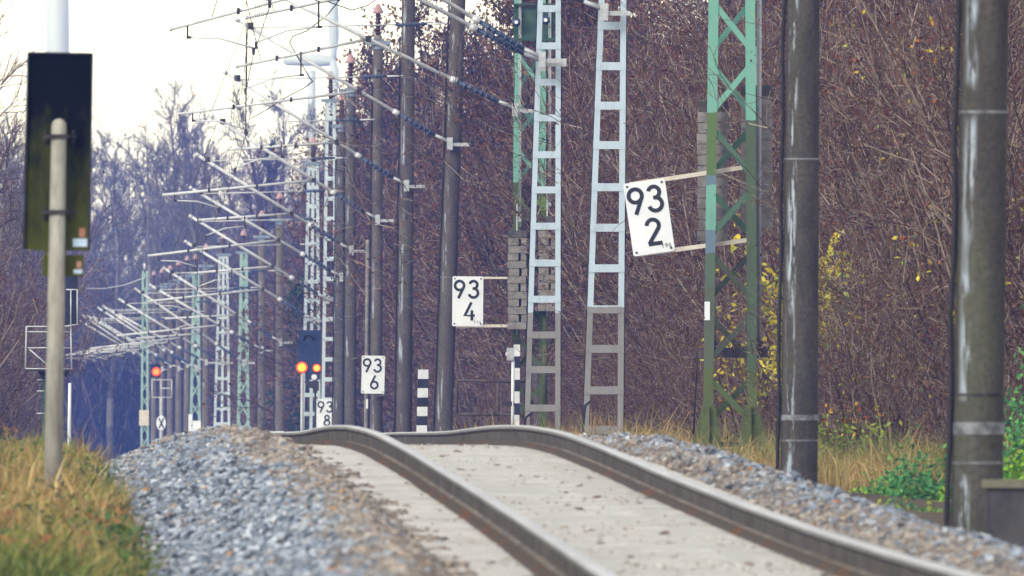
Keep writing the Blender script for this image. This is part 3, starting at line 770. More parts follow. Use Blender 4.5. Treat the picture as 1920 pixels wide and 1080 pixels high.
# ------------------------------------------------------------------ cantilevers (arms carrying the overhead line)
def mast_x(d):
    return {437: 1344, 505: 1128, 565: 1012, 637: 962, 700: 840, 765: 759, 837: 705, 905: 656, 970: 638, 1037: 612, 1104: 586, 1171: 524, 1238: 490, 1305: 456, 1372: 416, 1440: 385, 1507: 366, 1575: 350, 1640: 334, 1710: 318, 1780: 303, 1850: 288}[d]
def tube_insulator(mb, a, b, r=.042, ribs=6, rr=.085):
    a = Vector(a); b = Vector(b); mb.tube([a, b], r, 10); ax = b - a
    for q in range(ribs): mb.disc_rib(a + ax * (.15 + .75 * q / ribs), ax, rr, .05)
    return mb
NODE = {}
def cantilever(d, kind, label, group=None, yoff=-.28, hclamp=6.25, htop=8.75, fat=1.0):
    zr = float(ZR(d)); xc = float(XC(d)); xm = (mast_x(d) - 960) * d / F; y = d + yoff
    um = xm - xc
    def Q(u, h): return Vector((xc + u, y, zr + h))
    A = Q(um - .05, hclamp); Bp = Q(-.48, htop); dirn = (Bp - A); L = dirn.length; dn = dirn / L
    t = root('cantilever', label, 'cantilever', A, group)
    mb = MB(); mb.box(Q(um + .04, hclamp - .05), (.12, .12, .26)); mb.box(Q(um + .27, hclamp - .07), (.36, .05, .07))
    mb.tube([A + Vector((.05, 0, 0)), A + dn * .28], .035, 8)
    part(mb, 'mast_clamp', M['galv'], t)
    part(tube_insulator(MB(), A + dn * .25, A + dn * 1.15), 'insulator', M['insulator'], t)
    mb = MB(); mb.tube([A + dn * 1.12, A + dn * 1.26], .062 * fat, 10); mb.tube([A + dn * 1.2, Bp], .038 * fat, 10); mb.tube([Bp, Bp + dn * .10], .045 * fat, 8)
    part(mb, 'diagonal_tube', M['alu'], t)
    C0 = Q(-.25, htop - .14); C1 = Q(um - .03, htop - .05)
    part(tube_insulator(MB(), C1 + (C0 - C1) * .10, C1 + (C0 - C1) * .26, .03, 6, .06), 'tie_insulator', M['insulator'], t)
    mb = MB(); mb.tube([C1, C1 + (C0 - C1) * .11], .02, 6); mb.tube([C1 + (C0 - C1) * .25, C0], .017, 6)
    part(mb, 'tie_rod', M['alu'], t)
    k = 2.05 if um > 3 else um * .58
    s = (um - k) / (um + .48); J = A + dirn * s
    if kind == 'A':
        E = Q(-1.72, 6.82); S0 = Q(-1.45, 6.68); S1 = Q(-.34, 6.50)
    else:
        E = Q(-.45, 7.02); S0 = Q(.75, 6.86); S1 = Q(-.30, 6.60)
    mb = MB(); mb.tube([E, J + Vector((0, .05, 0))], .030 * fat, 10); mb.tube([E, E + (E - J).normalized() * .04], .036 * fat, 8)
    part(mb, 'registration_tube', M['alu'], t)
    mb = MB(); mb.tube([S0, (S0 + S1) / 2 + Vector((0, 0, .07)), S1], .018, 6)
    part(mb, 'steady_arm', M['alu'], t)
    F_ = E + (J - E) * ((S0.x - E.x) / (J.x - E.x))
    mb = MB().box((S0 + F_) / 2, (.032, .032, abs(F_.z - S0.z) + .05)); mb.box(S0 + Vector((.02, 0, 0)), (.08, .045, .045)); part(mb, 'drop_bracket', M['dark_steel'], t)
    for c_, sz in ((E + (J - E) * .30, (.05, .09, .11)), (E + (J - E) * .62, (.05, .09, .11)), (J, (.10, .12, .12)), (S1 + Vector((0, 0, -.05)), (.05, .05, .12)), (Q(-.25, htop - .10), (.14, .10, .14))):
        part(MB().box(c_, sz), 'pipe_clamp', M['dark_steel'], t)
    part(MB().tube([Q(-.38, htop - .1), E + (J - E) * .18], .008, 5), 'hanger_wire', M['wire'], t)
    NODE[d] = (Q(-.30, htop + .02), S1 + Vector((0, 0, -.10)))
    return t
cantilever(505, 'A', 'cantilever with blue insulator clamped to the wide batten mast at the top edge', hclamp=6.38, htop=8.9)
cantilever(565, 'B', 'lower cantilever on the batten mast before the 93/4 weights', hclamp=6.30, htop=8.85)
c2 = cantilever(565, 'A', 'upper cantilever with second tube on the batten mast before the 93/4 weights', hclamp=6.36, htop=9.35, yoff=-.62)
cantilever(637, 'B', 'long cantilever on the left leg of the lattice mast by the 93/4 board', hclamp=6.25)
ordn = {700: ('A', 'cantilever on the concrete mast right of the low striped post'), 765: ('B', 'cantilever on the concrete mast just left of the low striped post'),
        837: ('A', 'cantilever on the concrete mast behind the 93/6 board'), 905: ('B', 'cantilever on the concrete mast left of the 93/6 board'),
        970: ('A', 'cantilever on the concrete mast hiding half of the 93/8 board'), 1037: ('B', 'cantilever on the pale mast right of the lit signal'),
        1104: ('A', 'cantilever ending just above the screen of the lit signal'), 1171: ('B', 'cantilever on the tall concrete mast left of the lit signal')}
for dd, (k, lb) in ordn.items(): cantilever(dd, k, lb, fat=1.0 if dd < 800 else 1.2)
for i, dd in enumerate((1238, 1305, 1372, 1440, 1507, 1575, 1640, 1710, 1780, 1850)):
    cantilever(dd, 'AB'[i % 2], 'cantilever in the far bunch left of the lit signal, %s from the right' % ORDW[i], 'far bunched cantilevers', fat=1.25, hclamp=6.25 + (.09, -.12, .05, .13, -.08, .1, -.05, .12, -.1, .04)[i], htop=8.75 + (-.1, .16, .05, -.18, .12, .2, -.12, .06, .15, -.05)[i])

# overhead line: one span of wires between each pair of cantilevers
ds = sorted(NODE)
for i in range(len(ds) - 1):
    (m0, c0), (m1, c1) = NODE[ds[i]], NODE[ds[i+1]]
    near = ds[i] < 1171
    t = root('overhead_line', 'overhead wires and droppers, %s span of the line counted from the nearest' % ORDW[i], 'overhead line', m0, 'spans of the overhead line')
    mpts = [m0 + (m1 - m0) * s - Vector((0, 0, 4 * .95 * s * (1 - s))) for s in np.linspace(0, 1, 13)]
    part(MB().tube(mpts, .006 if near else .008, 5), 'catenary_wire', M['wire'], t)
    cpts = [c0 + (c1 - c0) * s for s in (0, .5, 1)]
    part(MB().tube(cpts, .006 if near else .008, 5), 'contact_wire', M['wire'], t)
    for s in np.linspace(.08, .92, 7):
        a = m0 + (m1 - m0) * s - Vector((0, 0, 4 * .95 * s * (1 - s))); b = c0 + (c1 - c0) * s
        mb = MB().tube([a, b], .003 if near else .004, 4)
        mb.box(a, (.018, .018, .03)); mb.box(b, (.018, .018, .03))
        part(mb, 'dropper', M['wire'], t)
# looped jumper cables between contact wire and catenary wire
for lb, pts in (('sagging dark jumper cable crossing the top cantilevers', [P(640, -4, 640), P(612, 30, 642), P(575, 58, 645), P(549, 68, 648), P(543, 80, 655), P(560, 110, 665), P(580, 145, 675), P(586, 152, 680)]),
                ('dark jumper cable running down left from a cantilever tie', [P(587, 152, 700), P(570, 165, 705), P(545, 178, 712), P(520, 192, 720), P(500, 206, 730), P(470, 222, 745)]),
                ('drooping feeder loop at the top edge beside the mast', [P(585, -2, 620), P(600, 3, 622), P(618, 4, 625), P(660, 19, 632), P(690, 10, 636), P(712, -6, 640)])):
    t = MB().tube(pts, .012, 6)
    o = t.build('jumper_cable', M['wire']); tag(o, lb, 'cable', 'jumper cables')

# ------------------------------------------------------------------ kilometre boards with figures
def arc(cx, cy, r, a0, a1, n=18, ry=None):
    ry = ry or r
    return [(cx + r * math.cos(math.radians(a0 + (a1 - a0) * i / n)), cy + ry * math.sin(math.radians(a0 + (a1 - a0) * i / n))) for i in range(n + 1)]
GLYPH = {'9': [arc(.30, .69, .245, 0, 360, 28), [(.525, .60), (.46, .46), (.24, 0)]],
         '6': [arc(.30, .30, .245, 0, 360, 28), [(.075, .39), (.14, .53), (.37, .99)]],
         '3': [arc(.27, .735, .205, 165, -75, 18) , arc(.27, .295, .245, 80, -165, 20), [(.22, .535), (.33, .535)]],
         '2': [arc(.29, .72, .225, 175, -28, 16) + [(.07, .06)], [(.045, .055), (.56, .055)]],
         '4': [[(.40, .99), (.05, .27), (.585, .27)], [(.43, .56), (.43, 0)]],
         '8': [arc(.30, .755, .185, 0, 360, 24), arc(.30, .285, .235, 0, 360, 28)],
         '1': [[(.12, .80), (.30, .97), (.30, 0)]], '0': [arc(.30, .5, .21, 0, 360, 28, .44)]}
def stroke(mb, pts, w, f):
    """flat stroke of width w along 2D points, mapped to the scene by f(x, y, depth)"""
    n = len(pts); closed = (abs(pts[0][0] - pts[-1][0]) + abs(pts[0][1] - pts[-1][1])) < 1e-6
    P2 = [Vector((p[0], p[1])) for p in pts]; Lp = []; Rp = []
    for i in range(n):
        if closed: a, b = P2[(i - 1) % (n - 1)], P2[(i + 1) % (n - 1)]
        else: a, b = P2[max(i - 1, 0)], P2[min(i + 1, n - 1)]
        tq = (b - a).normalized(); no = Vector((-tq.y, tq.x)); kk = 1.0
        if 0 < i < n - 1:
            t1 = (P2[i] - P2[i-1]).normalized(); kk = 1 / max(.55, abs(t1.dot(tq)))
        Lp.append(P2[i] + no * w / 2 * kk); Rp.append(P2[i] - no * w / 2 * kk)
    vs = [f(p.x, p.y, 0) for p in Lp] + [f(p.x, p.y, 0) for p in Rp] + [f(p.x, p.y, 1) for p in Lp] + [f(p.x, p.y, 1) for p in Rp]
    fs = []
    for i in range(n - 1):
        fs += [(i, i+1, n+i+1, n+i), (2*n+i, 3*n+i, 3*n+i+1, 2*n+i+1), (i, 2*n+i, 2*n+i+1, i+1), (n+i, n+i+1, 3*n+i+1, 3*n+i)]
    mb.add(vs, fs)
def km_board(label, d, c, W, H, ang, line1, line2, y2off=.53, small=None, cat='sign'):
    """board centred at photo pixel c, turned by ang degrees in its own plane"""
    a = math.radians(ang); ctr = P(c[0], c[1], d)
    X = Vector((math.cos(a), 0, math.sin(a))); Z = Vector((-math.sin(a), 0, math.cos(a))); Y = Vector((0, 1, 0))
    t = root('kilometre_board', label, cat, ctr)
    r = .03; poly = []
    for (sx, sz, a0) in ((1, 1, 0), (-1, 1, 90), (-1, -1, 180), (1, -1, 270)):
        for q in range(5):
            an = math.radians(a0 + 22.5 * q); poly.append(ctr + X * (sx * (W/2 - r) + r * math.cos(an)) + Z * (sz * (H/2 - r) + r * math.sin(an)))
    part(MB().prism(poly, Y * .012), 'plate', M['white_enamel'], t)
    def place(ch, x0, y0, h, w):
        def f(px, py, k): return ctr + X * (x0 + px * h) + Z * (y0 + py * h) + Y * (-.0015 - .004 * (1 - k))
        mb = MB()
        for i, pts in enumerate(GLYPH[ch]):
            stroke(mb, pts, w, lambda px, py, k, e=i: f(px, py, k) - Y * .0012 * e)
        part(mb, 'figure', M['black_enamel'], t)
    hh = .37 * H
    for ch, fx in zip(line1, (-.45, .02)): place(ch, fx * W, H/2 - .07*H - hh, hh, .148)
    place(line2, -.20 * hh, -H/2 + .115 * H, hh, .148)
    if small:
        for i, ch in enumerate(small): place(ch, W * (.20 + .085 * i), -H/2 + .06 * H, .056, .11)
    for sx in (-1, 1):
        for sz in (-1, 1):
            b = ctr + X * sx * (W/2 - .045) + Z * sz * (H/2 - .045)
            part(MB().tube([b, b - Y * .012], .016, 8), 'bolt', M['dark_steel'], t)
    return t, ctr, X, Z
def holder(t, p0, p1, w=.055):
    part(MB().beam(p0, p1, w, .03), 'holder_arm', M['cream_plate'], t)
d = 437.22
t, c, X, Z = km_board('large tilted white board reading 93 over 2 on the green lattice mast', d, (1217, 407.5), .545, .955, 8.2, '93', '2', small='190')
holder(t, P(1180, 346, d) + Vector((0, .035, 0)), P(1392, 314, d) + Vector((0, .035, 0))); holder(t, P(1200, 477, d) + Vector((0, .035, 0)), P(1402, 450, d) + Vector((0, .035, 0)))
d = 636.6
t, c, X, Z = km_board('upright white board reading 93 over 4 beside the batten mast', d, (877, 565), .585, .945, -.6, '93', '4', small='114')
holder(t, P(855, 521, d) + Vector((0, .035, 0)), P(986, 521, d) + Vector((0, .035, 0)), .04); holder(t, P(855, 611, d) + Vector((0, .035, 0)), P(962, 611, d) + Vector((0, .035, 0)), .055)
d = 836.5
t, c, X, Z = km_board('white board reading 93 over 6 on a concrete mast', d, (699.5, 702.5), .575, .945, -1.2, '93', '6')
part(MB().beam(c + Vector((0, .03, .3)), c + Vector((0, .03, -.3)), .3, .03), 'back_rail', M['galv'], t)
t, c, X, Z = km_board('white board reading 93 over 8, half hidden by a mast', 1036.2, (611, 777), .58, .95, -.5, '93', '8')
part(MB().beam(c + Vector((.05, .03, .3)), c + Vector((.05, .03, -.3)), .3, .03), 'back_rail', M['galv'], t)
o = MB().box(P(688, 757, 836.5), (.05, .02, .24)); o = o.build('marker_plate', M['white_enamel']); tag(o, 'tiny white marker plate below the 93/6 board', 'marker')

# ------------------------------------------------------------------ counterweights: stacks of concrete blocks
def weight_stack(label, d, x0, x1, ytop, ybot, n, slot, dy, mat, mat2, seed):
    r = random.Random(seed); zt, zb = zy(ytop, d), zy(ybot, d); h = (zt - zb) / n
    xa, xb = (x0 - 960) * d / F, (x1 - 960) * d / F; y = d + dy
    t = root('counterweight_stack', label, 'counterweight', ((xa + xb) / 2, y, zb))
    for i in range(n):
        z = zb + h * (i + .5); j = r.uniform(-.012, .012); mb = MB(); g = .012
        if slot and i % 2 == 1:
            xs = xa + (xb - xa) * .62
            mb.box(((xa + xs) / 2 + j, y, z), (xs - xa - .02, .30, h - g)); mb.box(((xs + xb) / 2 + j + .02, y, z), (xb - xs - .03, .30, h - g))
            mb.box(((xa + xb) / 2 + j, y + .12, z), (xb - xa - .05, .04, h - g * 1.6))
        else:
            mb.box(((xa + xb) / 2 + j, y, z), (xb - xa, .32, h - g))
        part(mb, 'concrete_block', mat2 if i >= n - 1 else mat, t)
    mb = MB(); mb.tube([(((xa + xb) / 2), y, zb - .1), (((xa + xb) / 2), y, zt + .5)], .014, 8)
    part(mb, 'hanging_rod', M['galv'], t)
weight_stack('left stack of concrete blocks hung behind the 93/2 lattice mast', 437, 1309, 1366, 188, 452, 13, False, .95, M['weight'], M['weight_dark'], 1)
weight_stack('right stack of concrete blocks hung behind the 93/2 lattice mast', 437, 1390, 1449, 158, 428, 13, False, .95, M['weight'], M['weight_dark'], 2)
weight_stack('full left stack of slotted concrete blocks by the 93/4 lattice mast', 637, 952, 987, 432, 618, 13, True, -.25, M['weight'], M['weight_dark'], 3)
weight_stack('shorter right stack of slotted concrete blocks seen through the batten mast', 637, 1009, 1043, 405, 584, 13, True, -.25, M['weight'], M['weight_dark'], 4)
# guide tube under the right weights
o = MB().tube([P(1022, 584, 637), P(1021, 760, 637)], .05, 10).build('guide_tube', M['moss_green']); tag(o, 'mossy green guide tube under the right weights of the 93/4 mast', 'pipe')

# ------------------------------------------------------------------ striped posts, railing, small post
def striped_post(label, d, x, y0, y1, w, n, first, dep=.08, lean=0):
    zt = zy(y0, d); h = (y1 - y0) * d / F / n
    t = root('striped_post', label, 'post', ((x - 960) * d / F, d, zt - h * (n + 2)))
    for i in range(n + 2):
        c = Vector(((x - 960 + lean * i) * d / F, d, zt - h * (i + .5)))
        part(MB().box(c, (w, dep, h)), 'stripe', M['stripe_white' if (i + first) % 2 == 0 else 'stripe_black'], t)
striped_post('low black and white striped flat post between two concrete masts', 640, 793.5, 693, 815, .20, 7, 0, .05, -.45)
striped_post('slim black and white striped post under the weights of the 93/4 mast', 600, 969, 646, 800, .115, 7, 0, .08, -.2)
d = 598
t = root('pipe_post', 'thin white pipe post with grey box beside the slim striped post', 'post', P(962, 830, d))
part(MB().tube([P(961, 830, d), P(962, 676, d)], .03, 8), 'pipe', M['stripe_white'], t)
part(MB().box(P(957, 664, d) + Vector((0, -.02, 0)), (.13, .1, .22)), 'box', M['galv'], t)
part(MB().tube([P(948, 664, d), P(952, 664, d)], .03, 8), 'knob', M['stripe_white'], t)
part(MB().box(P(953, 757, d), (.22, .05, .08)), 'bracket', M['dark_steel'], t)
d = 612
t = root('railing', 'low brown pipe railing behind the rails next to the 93/4 mast', 'railing', P(915, 800, d))
for a, b in (((856, 713), (990, 716)), ((855, 776), (938, 778)), ((934, 776), (985, 780))): part(MB().tube([P(*a, d), P(*b, d)], .026, 8), 'rail_bar', M['frame_brown'], t)
for x in (856, 934): part(MB().tube([P(x, 713, d), P(x - 1, 820, d)] if x > 900 else [P(x, 713, d), P(x, 777, d)], .026, 8), 'upright', M['frame_brown'], t)

# ------------------------------------------------------------------ board on a concrete post, left foreground
d = 235
mb_, nt, b = nodes_of('board_back')
n1 = noise(nt, 4, 6, .7, (1, 1, .35)); z = pos_z(nt)[2]
lowz = math_n(nt, 'SUBTRACT', 1.0, math_n(nt, 'DIVIDE', math_n(nt, 'SUBTRACT', z, zy(470, d)), 1.0))
f = ramp(nt, math_n(nt, 'ADD', math_n(nt, 'MULTIPLY', n1, 1.1), math_n(nt, 'MULTIPLY', lowz, .36)), [(.56, 0), (.92, 1)])
nt.links.new(mix(nt, (.006, .007, .008), (.075, .082, .012), f), b.inputs['Base Color']); b.inputs['Roughness'].default_value = .9; b.inputs['Specular IOR Level'].default_value = .03
M['board_back'] = mb_
t = root('signal_board', 'tall black board with green algae seen from behind on a concrete post', 'sign', P(98, 960, d))
q = [P(53, 99, d), P(173, 101, d), P(167, 470, d), P(124, 470, d), P(124, 476, d), P(82, 476, d), P(82, 470, d), P(44, 467, d)]
part(MB().prism([p for p in q], (0, .03, 0)), 'board', M['board_back'], t)
mb = MB()
for a, b_ in (((53, 99), (44, 467)), ((173, 101), (167, 470)), ((53, 99), (173, 101))): mb.beam(P(*a, d) + Vector((0, -.012, 0)), P(*b_, d) + Vector((0, -.012, 0)), .014, .03)
part(mb, 'folded_edge', M['signal_black'], t)
o = part(MB().prism([P(80, 478, d), P(157, 478, d), P(156, 519, d), P(80, 518, d)], (0, .025, 0)), 'small_plate', M['board_back'], t)
for (x, y, w, h, k) in ((154, 436, 11, 17, 'sticker_red'), (150, 455, 27, 15, 'sticker_blue')): part(MB().box(P(x, y, d) + Vector((0, -.004, 0)), (w*d/F, .003, h*d/F)), 'sticker', M[k], t)
for (x, y, w, h, k) in ((148, 496, 9, 12, 'sticker_red'), (146, 509, 16, 8, 'sticker_blue')): part(MB().box(P(x, y, d) + Vector((0, -.004, 0)), (w*d/F, .003, h*d/F)), 'sticker', M[k], o, t)
pa, pb = P(111, 236, d) + Vector((0, -.09, 0)), P(98, 1000, d) + Vector((0, -.09, 0))
pts = [pb, pa]; wpx = .060
mb = MB(); mb.tube([pb, pb + (pa - pb) * .5, pa, pa + Vector((0, 0, .022)), pa + Vector((0, 0, .040)), pa + Vector((0, 0, .05))], [.066, .060, .053, .048, .034, .012], 8)
part(mb, 'post', M['post_concrete'], t)
for y in (256, 398):
    c = P(111 - (y - 236) * .017, y, d) + Vector((0, -.09, 0)); mb = MB()
    mb.box(c + Vector((0, -.058, 0)), (.125, .008, .032)); mb.box(c + Vector((-.064, 0, 0)), (.008, .12, .032)); mb.box(c + Vector((.064, 0, 0)), (.008, .12, .032)); mb.box(c + Vector((0, .062, 0)), (.24, .012, .032))
    o = part(mb, 'clamp_band', M['dark_steel'], t)
    for sx in (-.10, .10):
        for sz in (-.035, .035): part(MB().tube([c + Vector((sx, .09, sz)), c + Vector((sx, .055, sz))], .013, 8), 'bolt', M['dark_steel'], o, t)

# ------------------------------------------------------------------ signals
def disc(mb, c, r, dy, n=18): return mb.tube([Vector(c), Vector(c) + Vector((0, dy, 0))], r, n)
d = 1010
t = root('light_signal', 'dark signal screen with two lit orange lamps before the pale batten mast', 'signal', P(579, 900, d))
part(MB().prism([P(561, 619, d), P(601, 619, d), P(600, 712, d), P(572, 712, d), P(572, 700, d), P(558, 700, d)], (0, .08, 0)), 'screen', M['signal_screen_hazed'], t)
def hood(c, r):
    mb = MB(); n = 12; vs = []; fs = []
    for k in range(n + 1):
        a = math.pi * k / n
        for rr, yy in ((r, 0), (r, -.22), (r * .93, -.22), (r * .93, 0)): vs.append(Vector(c) + Vector((rr * math.cos(a), yy * (.5 + .5 * math.sin(a)), rr * math.sin(a))))
    for k in range(n):
        for j in range(4): fs.append((k*4 + j, k*4 + (j+1) % 4, (k+1)*4 + (j+1) % 4, (k+1)*4 + j))
    return mb.add(vs, fs)
part(hood(P(578, 637, d), .15), 'hood', M['signal_black'], t)
o = part(disc(MB(), P(578, 636, d) + Vector((0, -.02, 0)), .10, .02), 'unlit_lens', M['insulator'], t)
for x, y, r_ in ((566, 689, .115), (594, 690, .08)):
    o = part(disc(MB(), P(x, y, d) + Vector((0, -.05, 0)), r_ * 1.45, .04), 'lamp_halo', M['lamp_halo'], t)  # added glowing disc in place of the lamp's halo
    part(disc(MB(), P(x, y, d) + Vector((0, -.08, 0)), r_, .02), 'lit_lamp', M['lamp_orange'], o, t)
part(disc(MB(), P(589, 707, d) + Vector((0, -.05, 0)), .085, .03), 'white_lens', M['white_enamel'], t)
part(MB().prism([p + Vector((0, -.12, 0)) for p in (P(570, 715, d), P(598, 714, d), P(598, 733, d), P(590, 731, d), P(576, 724, d))], (0, .3, 0)), 'lamp_box', M['dark_steel'], t)
part(MB().tube([P(591, 731, d), P(592, 900, d)], .03, 8), 'pipe', M['dark_steel'], t)
part(MB().tube([P(567, 702, d), P(566, 900, d)], .055, 10), 'post', M['galv'], t)
# far left signal mast
d = 1400
t, at, q = lattice_mast('slim mint lattice signal mast with a red lamp at the far left', d, 263, 279, 860, 266, 277, 505, 26, 505, 12.0 - 1.9, (M['mint'],) * 3, .085, .3, .5, name='signal_mast', brace_w=.05)
c0 = P(271, 505, d)
mb = MB(); mb.tube([c0, c0 + Vector((0, 0, .25))], .05, 8); part(mb, 'finial', M['alu'], t)
part(MB().prism([p + Vector((0, -.1, 0)) for p in (P(283, 683, d), P(301, 683, d), P(301, 707, d), P(283, 707, d))], (0, .1, 0)), 'lamp_screen', M['signal_black'], t)
o = part(disc(MB(), P(293, 697, d) + Vector((0, -.16, 0)), .18, .04), 'lamp_halo', M['lamp_halo'], t)  # halo of the red lamp, added as a dim glowing disc
part(disc(MB(), P(293, 697, d) + Vector((0, -.19, 0)), .115, .02), 'lit_lamp', M['lamp_red'], o, t)
mb = MB()
for a, b_ in (((285, 712), (322, 712)), ((285, 745), (322, 745)), ((285, 712), (285, 745)), ((322, 712), (322, 745)), ((302, 712), (302, 745)), ((302, 728), (322, 728))): mb.tube([P(*a, d), P(*b_, d)], .022, 6)
part(mb, 'wire_frame', M['alu'], t)
part(MB().prism([p + Vector((0, -.05, 0)) for p in (P(261, 769, d), P(279, 769, d), P(279, 798, d), P(261, 798, d))], (0, .03, 0)), 'cream_plate', M['cream_plate'], t)
d = 1380
t = root('round_sign', 'small white oval sign with a dark cross on a pole at the far left', 'sign', P(302, 900, d))
part(MB().tube([P(302, 900, d), P(302, 745, d)], .06, 8), 'pole', M['galv'], t)
poly = [P(302 + 9 * math.cos(a), 793 + 14 * math.sin(a), d) + Vector((0, -.1, 0)) for a in np.linspace(0, 2 * math.pi, 20, endpoint=False)]
part(MB().prism(poly, (0, .03, 0)), 'disc', M['white_enamel'], t)
mb = MB()
for a, b_ in (((298, 784), (307, 803)), ((307, 784), (298, 803))): mb.beam(P(*a, d) + Vector((0, -.115, 0)), P(*b_, d) + Vector((0, -.115, 0)), .05, .015)
part(mb, 'cross', M['signal_black'], t)
t = root('white_panels', 'pair of white panels low among the far masts', 'panel', P(363, 840, 1400))
part(MB().box(P(357, 798, 1400), (.16, .05, .95)), 'panel', M['white_enamel'], t); part(MB().box(P(368, 806, 1400), (.38, .05, .75)), 'panel', M['white_enamel'], t)
t = root('track_marker', 'flat white marker lying at the foot of the far concrete masts', 'marker', P(520, 812, 1160)); part(MB().box(P(519, 811, 1160), (.5, .2, .09)), 'slab', M['white_enamel'], t)
# signal with service cage behind the board post
d = 760
t = root('caged_signal', 'dark signal head with pale service cage behind the black board', 'signal', P(84, 860, d))
part(MB().box(P(134, 562, d), (.30, .2, 1.20)), 'signal_head', M['signal_black'], t)
mb = MB()
for a, b_ in (((124, 543), (146, 543)), ((133, 543), (133, 612)), ((145, 543), (145, 610)), ((120, 612), (147, 608))): mb.tube([P(*a, d) + Vector((0, -.2, 0)), P(*b_, d) + Vector((0, -.2, 0))], .014, 6)
part(mb, 'guard_frame', M['alu'], t)
mb = MB()
for a, b_ in (((49, 612), (132, 612)), ((49, 612), (47, 691)), ((47, 691), (134, 692)), ((52, 622), (128, 622)), ((132, 612), (134, 692)), ((52, 652), (130, 652)), ((55, 655), (92, 687))):
    for yy in (0, .8): part(MB().tube([P(*a, d) + Vector((0, yy, 0)), P(*b_, d) + Vector((0, yy, 0))], .012, 6), 'cage_bar', M['alu'], t)
part(MB().box(P(90, 694, d) + Vector((0, .4, 0)), (1.0, .9, .05)), 'platform', M['dark_steel'], t)
part(MB().prism([p + Vector((0, .3, 0)) for p in (P(70, 696, d), P(130, 696, d), P(124, 706, d), P(88, 712, d), P(80, 712, d))], (0, .2, 0)), 'bracket', M['dark_steel'], t)
part(MB().beam(P(84, 900, d) + Vector((0, .4, 0)), P(84, 700, d) + Vector((0, .4, 0)), .12, .12), 'post', M['green_plate'], t)
for y in (712, 733, 775): part(MB().tube([P(69, y, d) + Vector((0, .34, 0)), P(84, y, d) + Vector((0, .34, 0))], .014, 6), 'step', M['alu'], t)
o = MB().tube([P(130, 880, 560), P(130, 800, 560), P(131, 718, 560)], [.036, .03, .026], 8).build('marker_post', M['stripe_white']); tag(o, 'thin white post rising from the grass behind the board post', 'post')
# sagging wire from the far signal mast to the left
o = MB().tube([P(272, 520, 1400), P(235, 534, 1390), P(195, 541, 1380), P(150, 541, 1370), P(60, 530, 1340)], .02, 6).build('span_wire', M['alu']); tag(o, 'pale sagging wire running left from the far signal mast', 'wire')

# ------------------------------------------------------------------ concrete trough at the right edge
d = 205
t = root('cable_pit', 'dark concrete box with mossy lid beside the nearest mast', 'box', P(1890, 1030, d))
part(MB().box(P(1915, 985, d) + Vector((0, .3, 0)), (.40, .7, .50)), 'wall', M['cabinet'], t)
part(MB().box(P(1862, 975, d) + Vector((0, .35, 0)), (.07, .66, .46)), 'side_slab', M['cabinet'], t)
part(MB().box(P(1905, 907, d) + Vector((0, .3, 0)), (.40, .76, .05)), 'lid', M['cabinet_top'], t)

# ------------------------------------------------------------------ wind turbines far behind
def turbine(label, d, x, yhub, wpx_low, nac=None, blades=None, k=1.0):
    zg = float(ZR(d)) - .5; hub = P(x, yhub, d)
    t = root('wind_turbine', label, 'wind turbine', (hub.x, d, zg))
    r = wpx_low * d / F / 2
    part(MB().tube([(hub.x, d, zg), (hub.x, d, (zg + hub.z) / 2), hub - Vector((0, 0, 1))], [r * 1.15, r, r * .8], 24), 'tower', M['turbine'], t)
    a, b_ = nac
    mb = MB(); A, B_ = P(a[0], a[1], d), P(b_[0], b_[1], d); dv = B_ - A
    mb.tube([A, A + dv * .06, A + dv * .7, A + dv * .92, B_], [k*q for q in (1.1, 1.75, 1.9, 1.5, .5)], 16)
    part(mb, 'nacelle', M['turbine'], t)
    H = A + dv * .93
    L = blades
    for j in range(3):
        an = math.radians(90 + 120 * j + 4); u = Vector((.02, math.cos(an), math.sin(an))).normalized(); mb = MB()
        pts = [H + u * (L * s) + Vector((dv.length * (-.16 * s * s), 0, 0)) for s in (0, .04, .12, .25, .5, .75, .95, 1)]
        mb.tube(pts, [k*q for q in (1.1, 1.1, 1.7, 1.55, 1.05, .7, .35, .08)], 12)
        part(mb, 'blade', M['turbine'], t)
    return t
turbine('pale blue wind turbine tower standing behind the black board', 4500, 108, -420, 46, ((50, -422), (135, -420)), 38)
turbine('hazy wind turbine with nacelle showing through the overhead wires', 4700, 584, 118, 20, ((531, 112), (632, 114)), 26, .46)

# ------------------------------------------------------------------ leafless trees and shrubs
def seg_mesh(name, P0, P1, R0, R1, col, sides=3):
    P0 = np.asarray(P0); P1 = np.asarray(P1); n = len(P0)
    t = P1 - P0; L = np.linalg.norm(t, axis=1, keepdims=True); t = t / np.maximum(L, 1e-6)
    ref = np.where(np.abs(t[:, 2:3]) < .9, np.array([[0, 0, 1.0]]), np.array([[1.0, 0, 0]]))
    u = np.cross(t, ref); u /= np.maximum(np.linalg.norm(u, axis=1, keepdims=True), 1e-6); w = np.cross(t, u)
    V = []
    for P_, R in ((P0, R0), (P1, R1)):
        for k in range(sides):
            a = 2 * np.pi * k / sides
            V.append(P_ + (u * np.cos(a) + w * np.sin(a)) * np.asarray(R)[:, None])
    V = np.stack(V, 1).reshape(-1, 3)
    b = (np.arange(n) * 2 * sides)[:, None]
    f = np.concatenate([b + np.array([[k, (k+1) % sides, sides + (k+1) % sides, sides + k]]) for k in range(sides)])
    return np_mesh(name, V, f, np.repeat(col, 2 * sides, 0), True)
